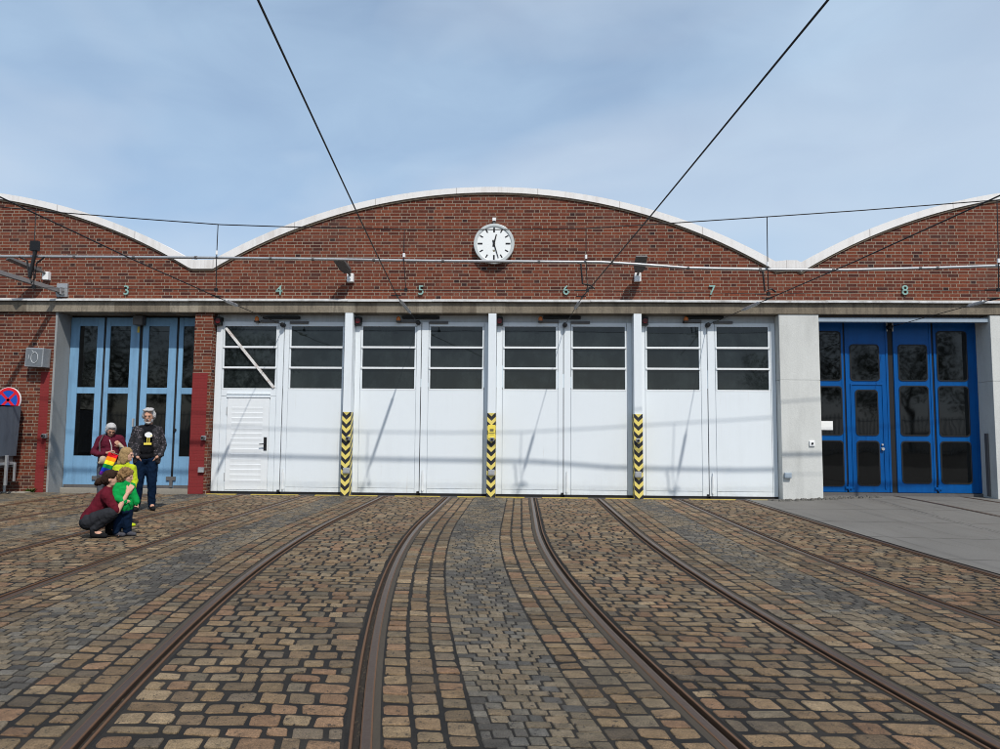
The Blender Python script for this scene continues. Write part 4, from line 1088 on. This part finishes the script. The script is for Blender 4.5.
blob('trousers', W, 'greytrs', chains=[[(-.085, .03, .86, .105), (-.09, .0, .47, .082), (-.09, .035, .09, .062)], [(.085, .03, .86, .105), (.09, .0, .47, .082), (.09, .035, .09, .062)]], ells=[((0, .03, .88), (.175, .135, .13), None)])
for s_ in (-1, 1): blob('shoe', W, 'shoe', chains=[[(s_*.09, .05, .05, .045), (s_*.095, -.10, .035, .036), (s_*.097, -.14, .032, .032)]], smooth=2)
m = MB(); m.tube([(.0, -.145, 1.30), (.035, -.155, 1.2), (.045, -.165, 1.08), (.03, -.19, 1.06)], .006, 6); m.build('lanyard', M['signwhite'], W)
m = MB()
HB = empty('handbag', q, 'small beige shoulder bag at the side of white haired person', 'handbag', rz=TH)
blob('bag', HB, 'beige', ells=[((-.09, -.205, .93), (.065, .045, .085), None)], chains=[[(-.14, -.2, .88, .03), (-.05, -.2, .88, .03)]], smooth=3)
m = MB(); m.tube([(-.13, -.205, .99), (-.15, -.17, 1.1), (-.16, -.105, 1.25), (-.10, -.06, 1.40), (.0, .10, 1.42)], .008, 6); m.build('strap', M['dksteel'], HB)
PO = empty('pouch', q, 'small beige and black pouch in the raised hand of white haired person', 'pouch', rz=TH)
blob('pouch_body', PO, 'beige', chains=[[(.17, -.29, 1.22, .03), (.225, -.285, 1.14, .04)]], smooth=2)
blob('pouch_opening', PO, 'black', ells=[((.20, -.315, 1.12), (.045, .03, .05), None)], smooth=2)
# rainbow flag hanging from her hand
FL = empty('rainbow_flag', q, 'small six stripe rainbow flag held in front of the white haired person', 'flag', rz=TH)
m = MB(); nu = 10; nv = 24; vs = []
A0, A1 = Vector((.0, -.33, 1.075)), Vector((.155, -.32, 1.02))
dn = Vector((-.14, .0, -.40))
for j in range(nv+1):
    for i in range(nu+1):
        u, v_ = i/nu, j/nv
        vs.append(A0.lerp(A1, u)+dn*v_+Vector((0, .018*math.sin(v_*6+u*3)-.012*math.sin(u*8), 0)))
fs = [(j*(nu+1)+i, j*(nu+1)+i+1, (j+1)*(nu+1)+i+1, (j+1)*(nu+1)+i) for j in range(nv) for i in range(nu)]
m.add(vs, fs); m.mi = [min(5, (k//nu)*6//nv) for k in range(len(fs))]
fo = m.build('cloth', [M['flag%d' % i] for i in range(6)], FL, smooth=True); sdm = fo.modifiers.new('t', 'SOLIDIFY'); sdm.thickness = .003
m = MB(); m.tube([(.02, -.33, 1.085), (.10, -.333, 1.055), (.22, -.325, 1.0)], .006, 6); m.build('stick', M['sill'], FL)

# man in the mottled jacket
q = place(143.5, 510.5)
Mn = empty('person', q, 'white bearded person in dark mottled jacket, black tee and jeans, hands in pockets', 'person', rz=TH)
hm = headM(-16, 8); hc = (.015, -.02, 1.735)
arms = [[(-.175, .02, 1.49, .045), (-.245, .06, 1.20, .036), (-.185, -.08, 1.02, .028), (-.135, -.12, .98, .027)], [(.195, .02, 1.49, .045), (.285, .06, 1.20, .036), (.225, -.08, 1.02, .028), (.175, -.12, .98, .027)]]
LG = [[(-.095, .01, .93, .095), (-.105, -.02, .50, .062), (-.115, .03, .10, .042), (-.125, -.10, .04, .035)], [(.095, .01, .93, .095), (.12, -.01, .50, .062), (.135, .03, .10, .042), (.15, -.10, .04, .035)]]
blob('body', Mn, 'skin', chains=[[(.02, .02, 1.50, .075), (.025, .01, 1.60, .062), (.03, .0, 1.66, .06)], [(.01, .02, 1.42, .13), (.0, .02, 1.15, .125), (0, .02, .97, .125)]] + arms + LG
     + hand_chains((-.135, -.105, .985), (.5, .35, -.75), (.4, -.8, 0), .85, .3) + hand_chains((.175, -.105, .985), (-.5, .35, -.75), (-.4, -.8, 0), .85, .3), ells=head(hc, hm, 1.1), vox=.008, smooth=2)
face_bits(Mn, hc, hm, 1.1)
blob('hair', Mn, 'whitehair', ells=[hell(hc, hm, (0, .03, .058), (.094, .098, .088), 1.07), hell(hc, hm, (0, .06, -.01), (.092, .07, .09), 1.07), hell(hc, hm, (.03, -.05, .120), (.06, .05, .028), 1.07), hell(hc, hm, (-.04, -.04, .118), (.05, .05, .025), 1.07), hell(hc, hm, (.085, .015, .02), (.028, .05, .06), 1.07), hell(hc, hm, (-.085, .015, .02), (.028, .05, .06), 1.07), hell(hc, hm, (.04, .0, .132), (.045, .05, .025), 1.07), hell(hc, hm, (-.02, .02, .135), (.045, .05, .024), 1.07)], vox=.009, smooth=2)
blob('beard', Mn, 'whitehair', ells=[hell(hc, hm, (0, -.050, -.092), (.050, .046, .036), 1.07), hell(hc, hm, (.055, -.015, -.055), (.018, .040, .045), 1.07), hell(hc, hm, (-.055, -.015, -.055), (.018, .040, .045), 1.07), hell(hc, hm, (0, -.096, -.043), (.034, .012, .010), 1.07)], vox=.008, smooth=2)
blob('tee_shirt', Mn, 'tee', ells=[((.01, .0, 1.38), (.165, .125, .19), None), ((.0, -.01, 1.15), (.160, .150, .20), None), ((0, .0, 1.0), (.16, .145, .09), None)], chains=[[(-.12, .02, 1.50, .07), (.15, .02, 1.50, .07)], [(.02, .01, 1.53, .085), (.02, .01, 1.56, .075)]])
blob('jacket', Mn, 'jacket', chains=[[(x, y, z, r_+.030) for x, y, z, r_ in arms[0]][:3], [(x, y, z, r_+.030) for x, y, z, r_ in arms[1]][:3],
     [(-.145, .015, 1.48, .078), (-.06, .075, 1.53, .065), (.09, .075, 1.53, .065), (.17, .015, 1.48, .078)],
     [(-.105, -.055, 1.46, .062), (-.135, -.07, 1.25, .072), (-.16, -.06, 1.0, .062), (-.17, -.06, .92, .05)], [(.13, -.055, 1.46, .062), (.155, -.07, 1.25, .072), (.185, -.06, 1.0, .062), (.20, -.06, .90, .05)],
     [(-.12, .08, 1.42, .08), (-.13, .09, 1.1, .075), (-.14, .09, .95, .06)], [(.14, .08, 1.42, .08), (.15, .09, 1.1, .075), (.16, .09, .95, .06)], [(.0, .10, 1.42, .08), (.0, .11, 1.1, .075), (.0, .11, .95, .06)]])
blob('jeans', Mn, 'jeans', chains=[[(x, y, z, r_+.024) for x, y, z, r_ in LG[0]][:3], [(x, y, z, r_+.024) for x, y, z, r_ in LG[1]][:3]], ells=[((0, .01, .96), (.155, .135, .12), None)])
for s_, c in ((-1, (-.12, .04)), (1, (.14, .04))): blob('shoe', Mn, 'shoe', chains=[[(c[0], c[1], .055, .05), (c[0]+s_*.012, -.11, .04, .042), (c[0]+s_*.016, -.17, .036, .034)]], smooth=2)
def shirt_y(x, z): return -.170
m = MB()
pts = [(.075, 1.40), (.055, 1.435), (.02, 1.45), (-.02, 1.445), (-.05, 1.42), (-.055, 1.385), (-.03, 1.36), (.0, 1.345), (.04, 1.35), (.07, 1.365)]
m.add([(x+.01, -.176, z) for x, z in pts]+[(x+.01, -.13, z) for x, z in pts], [tuple(range(10))]+[(k, (k+1) % 10, 10+(k+1) % 10, 10+k) for k in range(10)]); m.build('white_emblem', M['signwhite'], Mn)
m = MB(); m.box(-.055, .075, -.176, -.13, 1.215, 1.25); m.box(-.005, .007, -.176, -.13, 1.25, 1.345); m.box(.03, .042, -.176, -.13, 1.25, 1.345); m.box(.05, .08, -.1775, -.1765, 1.375, 1.392); m.build('yellow_emblem', M['plate_yellow'], Mn)

# girl in the neon yellow jacket
q = place(121.5, 527)
Gi = empty('person', q, 'blond child in neon yellow jacket standing behind the child in green', 'person', rz=TH)
hm = headM(68, 6); hc = (.03, 0, 1.10)
ag = [[(-.10, .0, .90, .036), (-.15, -.03, .70, .028), (-.10, -.09, .58, .022)], [(.11, .0, .90, .036), (.15, -.04, .70, .028), (.13, -.12, .60, .022)]]
lg = [[(-.06, .01, .56, .065), (-.065, 0, .30, .045), (-.065, .02, .07, .032), (-.02, -.02, .03, .026)], [(.06, .01, .56, .065), (.065, 0, .30, .045), (.065, .02, .07, .032), (.11, -.02, .03, .026)]]
blob('body', Gi, 'skin2', chains=[[(.01, .01, .90, .05), (.02, .0, .98, .04), (.025, 0, 1.03, .04)], [(.0, .0, .86, .085), (0, 0, .60, .085)]]+ag+lg + hand_chains((-.10, -.09, .575), (0, -.3, -1), (1, 0, 0), .65, .4) + hand_chains((.13, -.12, .595), (0, -.3, -1), (1, 0, 0), .65, .4), ells=head(hc, hm, .86), vox=.008, smooth=2)
face_bits(Gi, hc, hm, .86)
blob('hair', Gi, 'blond', ells=[hell(hc, hm, (0, .025, .055), (.090, .100, .085), .9), hell(hc, hm, (0, .07, -.03), (.088, .065, .13), .9), hell(hc, hm, (-.06, .02, -.05), (.035, .065, .12), .9), hell(hc, hm, (.06, .02, -.05), (.035, .065, .12), .9), hell(hc, hm, (.0, .09, -.14), (.075, .05, .08), .9)], vox=.009, smooth=2)
blob('jacket', Gi, 'lime', chains=[[(x, y, z, r_+.024) for x, y, z, r_ in ag[0]], [(x, y, z, r_+.024) for x, y, z, r_ in ag[1]], [(-.09, .0, .90, .062), (.10, .0, .90, .062)], [(.01, .0, .93, .065), (.015, .0, .96, .055)]], ells=[((.0, 0, .80), (.135, .11, .15), None), ((0, 0, .62), (.14, .12, .14), None)])
blob('trousers', Gi, 'greytrs', chains=[[(x, y, z, r_+.018) for x, y, z, r_ in lg[0]][:3], [(x, y, z, r_+.018) for x, y, z, r_ in lg[1]][:3]], ells=[((0, 0, .55), (.12, .10, .08), None)])
for x in (-.06, .07): blob('shoe', Gi, 'lime', chains=[[(x, .02, .04, .036), (x+.07, -.03, .03, .03), (x+.10, -.04, .028, .026)]], smooth=2)

# small child in the green jacket
q = place(122, 536.5)
Bo = empty('person', q, 'small curly haired child in bright green jacket, held by crouching person', 'person', rz=TH)
hm = headM(62, 10); hc = (.025, .0, .83)
ab = [[(-.09, .0, .69, .032), (-.11, -.05, .55, .027), (.0, -.11, .50, .021)], [(.09, .0, .69, .032), (.13, -.02, .56, .027), (.165, -.06, .47, .020)]]
lb = [[(-.055, .01, .38, .06), (-.06, .0, .20, .042), (-.07, .02, .06, .030), (-.03, -.02, .028, .026)], [(.05, .01, .38, .06), (.055, .0, .20, .042), (.065, .02, .06, .030), (.11, -.02, .028, .026)]]
blob('body', Bo, 'skin2', chains=[[(.0, .01, .68, .05), (.015, .0, .76, .042)], [(0, 0, .66, .08), (0, .0, .42, .085)]]+ab+lb + hand_chains((.0, -.11, .50), (1, -.2, 0), (0, 0, 1), .55, .5) + hand_chains((.165, -.06, .47), (.4, -.3, -.8), (0, -1, 0), .55, .5), ells=head(hc, hm, .80), vox=.008, smooth=2)
face_bits(Bo, hc, hm, .80)
hl = [hell(hc, hm, (0, .03, .055), (.100, .104, .09), .92), hell(hc, hm, (0, .06, -.02), (.095, .075, .10), .92)]
for k in range(44):
    a = rnd(0, 6.28); e_ = rnd(-.6, 1.45); d = Vector((math.cos(a)*math.cos(e_), math.sin(a)*math.cos(e_), math.sin(e_)))
    if d.y < -.25 and d.z < .65: continue
    hl.append(hell(hc, hm, (d.x*.102, .03+d.y*.10, .03+d.z*.095), (.028, .028, .023), .95))
blob('curly_hair', Bo, 'sandy', ells=hl, vox=.009, smooth=1)
blob('jacket', Bo, 'green', chains=[[(x, y, z, r_+.026) for x, y, z, r_ in ab[0]], [(x, y, z, r_+.026) for x, y, z, r_ in ab[1]], [(-.08, .0, .695, .062), (.085, .0, .695, .062)], [(.005, .0, .715, .070), (.012, .0, .745, .062)]], ells=[((.0, 0, .60), (.120, .11, .14), None), ((0, 0, .43), (.132, .12, .13), None)])
blob('jeans', Bo, 'jeans', chains=[[(x, y, z, r_+.022) for x, y, z, r_ in lb[0]][:3], [(x, y, z, r_+.022) for x, y, z, r_ in lb[1]][:3]], ells=[((0, 0, .36), (.115, .10, .08), None)])
for x in (-.065, .07): blob('shoe', Bo, 'shoe2', chains=[[(x-.01, .02, .04, .036), (x+.06, -.03, .032, .032), (x+.085, -.04, .03, .028)]], smooth=2)

# crouching woman
q = place(106, 536.5)
Cr = empty('person', q, 'crouching person in maroon shirt and dark jeans with arms round green child', 'person', rz=TH)
hm = headM(78, 4); hc = (.035, -.03, .80)
ac = [[(-.02, -.15, .58, .050), (.125, -.24, .37, .038), (.245, -.19, .62, .026)], [(.0, .13, .58, .050), (.14, .20, .42, .038), (.30, -.10, .60, .026)]]
lc = [[(-.19, -.05, .225, .085), (.06, -.22, .345, .066), (-.14, -.12, .10, .042), (-.05, -.17, .04, .034)], [(-.18, .09, .225, .085), (.10, .16, .34, .070), (.05, .13, .10, .042), (.14, .10, .04, .034)]]
blob('body', Cr, 'skin2', chains=[[(-.01, -.01, .60, .06), (.015, -.02, .70, .048), (.025, -.025, .75, .05)], [(-.03, -.01, .55, .09), (-.12, .0, .36, .09), (-.18, .02, .24, .085)]]+ac+lc
     + hand_chains((.245, -.19, .625), (.35, .2, .6), (.6, 0, -.5), .95, 1.0) + hand_chains((.30, -.10, .60), (-.2, -.7, .3), (.3, 0, .8), .95, 1.0), ells=head(hc, hm, .95), vox=.008, smooth=2)
face_bits(Cr, hc, hm, .95)
blob('hair', Cr, 'brownhair', ells=[hell(hc, hm, (0, .025, .050), (.092, .102, .085)), hell(hc, hm, (0, .06, .0), (.088, .075, .09)), hell(hc, hm, (.0, -.045, .095), (.06, .045, .03)), hell(hc, hm, (0, .155, -.045), (.050, .050, .055)), hell(hc, hm, (.01, .185, -.075), (.035, .035, .035)), hell(hc, hm, (-.01, .13, -.01), (.04, .04, .035))], vox=.009, smooth=2)
blob('shirt', Cr, 'maroon2', chains=[[(-.02, -.14, .58, .078), (.07, -.205, .45, .062), (.112, -.235, .39, .056)], [(.0, .12, .58, .078), (.13, .19, .43, .060)], [(-.01, -.10, .60, .085), (.01, .09, .60, .085)], [(-.03, -.01, .56, .118), (-.13, .0, .37, .122), (-.21, .02, .25, .125)], [(-.005, -.01, .62, .085), (.005, -.015, .655, .07)]])
blob('jeans', Cr, 'dkjeans', chains=[[(-.21, -.05, .225, .115), (.055, -.22, .345, .088), (-.14, -.12, .13, .062)], [(-.20, .09, .225, .115), (.10, .16, .34, .086), (.05, .13, .12, .060)]], ells=[((-.22, .02, .21), (.12, .15, .11), None)])
for a, b in (((-.15, -.115), (-.01, -.19)), ((.03, .135), (.16, .09))):
    blob('boot', Cr, 'shoe', chains=[[(a[0], a[1], .13, .055), (a[0], a[1], .05, .050), (a[0]*.4+b[0]*.6, a[1]*.4+b[1]*.6, .042, .042), (b[0], b[1], .036, .036)]], smooth=2)

# ------------------------------------------------------------------ across the yard, behind the camera: seen only in the glass of the doors
def leaf_mat():
    t = NT('dark_spring_foliage'); n = t.noise(t.pos(), 1.4, 3)
    return t.set(t.mix(n, (.018, .028, .010), (.055, .070, .022)), .8, spec=.2)
M['leaf'] = leaf_mat(); M['bark'] = concrete('tree_bark', (.03, .024, .018), (.07, .055, .042), 4)
def make_tree(h):
    r = empty('tree', (0, 0, -.09), 'bushy tree across the yard, mirrored in the door glass', 'tree', 'trees across the yard')
    m = MB(); m.tube([(0, 0, 0), (.05, .02, h*.25), (.0, .05, h*.55)], [.22, .17, .09], 10)
    for k in range(7):
        a = k*.9; z0 = h*(.25+.05*k); m.tube([(.03, .03, z0), (math.cos(a)*h*.12, math.sin(a)*h*.12, z0+h*.12), (math.cos(a)*h*.22, math.sin(a)*h*.22, z0+h*.2)], [.08, .055, .025], 7)
    m.build('trunk', M['bark'], r)
    m = MB(); cl = [(Vector((rnd(-1, 1)*h*.26, rnd(-1, 1)*h*.26, h*rnd(.36, .92))), h*rnd(.09, .17)) for _ in range(26)]
    for c, rad in cl:
        for _ in range(150):
            d = Vector((random.gauss(0, 1), random.gauss(0, 1), random.gauss(0, 1))).normalized()*rad*rnd(.5, 1.05); p = c+d
            u = Vector((rnd(-1, 1), rnd(-1, 1), rnd(-1, 1))).normalized(); w_ = u.cross(d).normalized(); e = rnd(.08, .17)
            m.add([p-u*e, p+w_*e*.6, p+u*e, p-w_*e*.6], [(0, 1, 2, 3)])
    m.build('crown', M['leaf'], r); return r
t0 = make_tree(11.5)
for i, (x, y, sc, rz) in enumerate(((-25, -47, .9, 0), (-31, -49, 1.05, 1), (-38, -47.5, 1.0, 2), (-46, -50, 1.1, 3), (24, -48, .8, 4), (29.5, -47, 1.0, 5), (36, -49, 1.1, 2.5), (43, -47.5, .95, 1.5))):
    if i == 0: o = t0
    else:
        o = t0.copy(); col.objects.link(o)
        for ch in t0.children: c_ = ch.copy(); col.objects.link(c_); c_.parent = o
    o.location = (x, y, -.09); o.scale = (sc, sc, sc); o.rotation_euler = (0, 0, rz)
FN = empty('metal_fence', (0, -42, -.09), 'long dark metal bar fence across the yard, mirrored in the door glass', 'fence')
m = MB(); m.box(-48, 48, -.03, .03, 2.7, 2.78); m.box(-48, 48, -.03, .03, .25, .31); m.build('rail', M['grey'], FN)
m = MB(); n_ = 0
for k in range(300): x = -48+k*.32; m.box(x-.05, x+.05, -.015, .015, .0, 3.0)
m.build('bars', M['pale_bar'], FN)['kind'] = 'stuff'

# pale stone edging and a weed at the foot of the wall on the left
m = MB(); x = XL
while x < -11.5:
    x2 = x+rnd(.5, .9); m.box(x, min(x2, -11.42), -.30+rnd(-.02, .02), -.02, -.09, .018+rnd(-.006, .006)); x = x2+.012
tag(m.build('kerb', M['sill'], bevel=.008), kind='structure')
M['weed'] = paint('weed_green', (.055, .10, .018), .7, .4, streak=False, spec=.1)
p = at(30.5, 494, -.06); r = empty('weed', (p.x, -.07, .012), 'small green weed growing at the foot of the brick wall', 'weed')
m = MB()
for k in range(60):
    a = rnd(0, 6.28); ln = rnd(.05, .13); d = Vector((math.cos(a)*.8, math.sin(a)*.35-.15, rnd(.3, 1.0))).normalized(); b0 = Vector((rnd(-.10, .10), rnd(-.03, .03), 0)); u = d.cross(Vector((0, 0, 1))).normalized()*.011
    m.add([b0-u*.5, b0+u*.5, b0+d*ln*.6+u, b0+d*ln, b0+d*ln*.6-u], [(0, 1, 2, 3, 4)])
m.build('leaves', M['weed'], r)
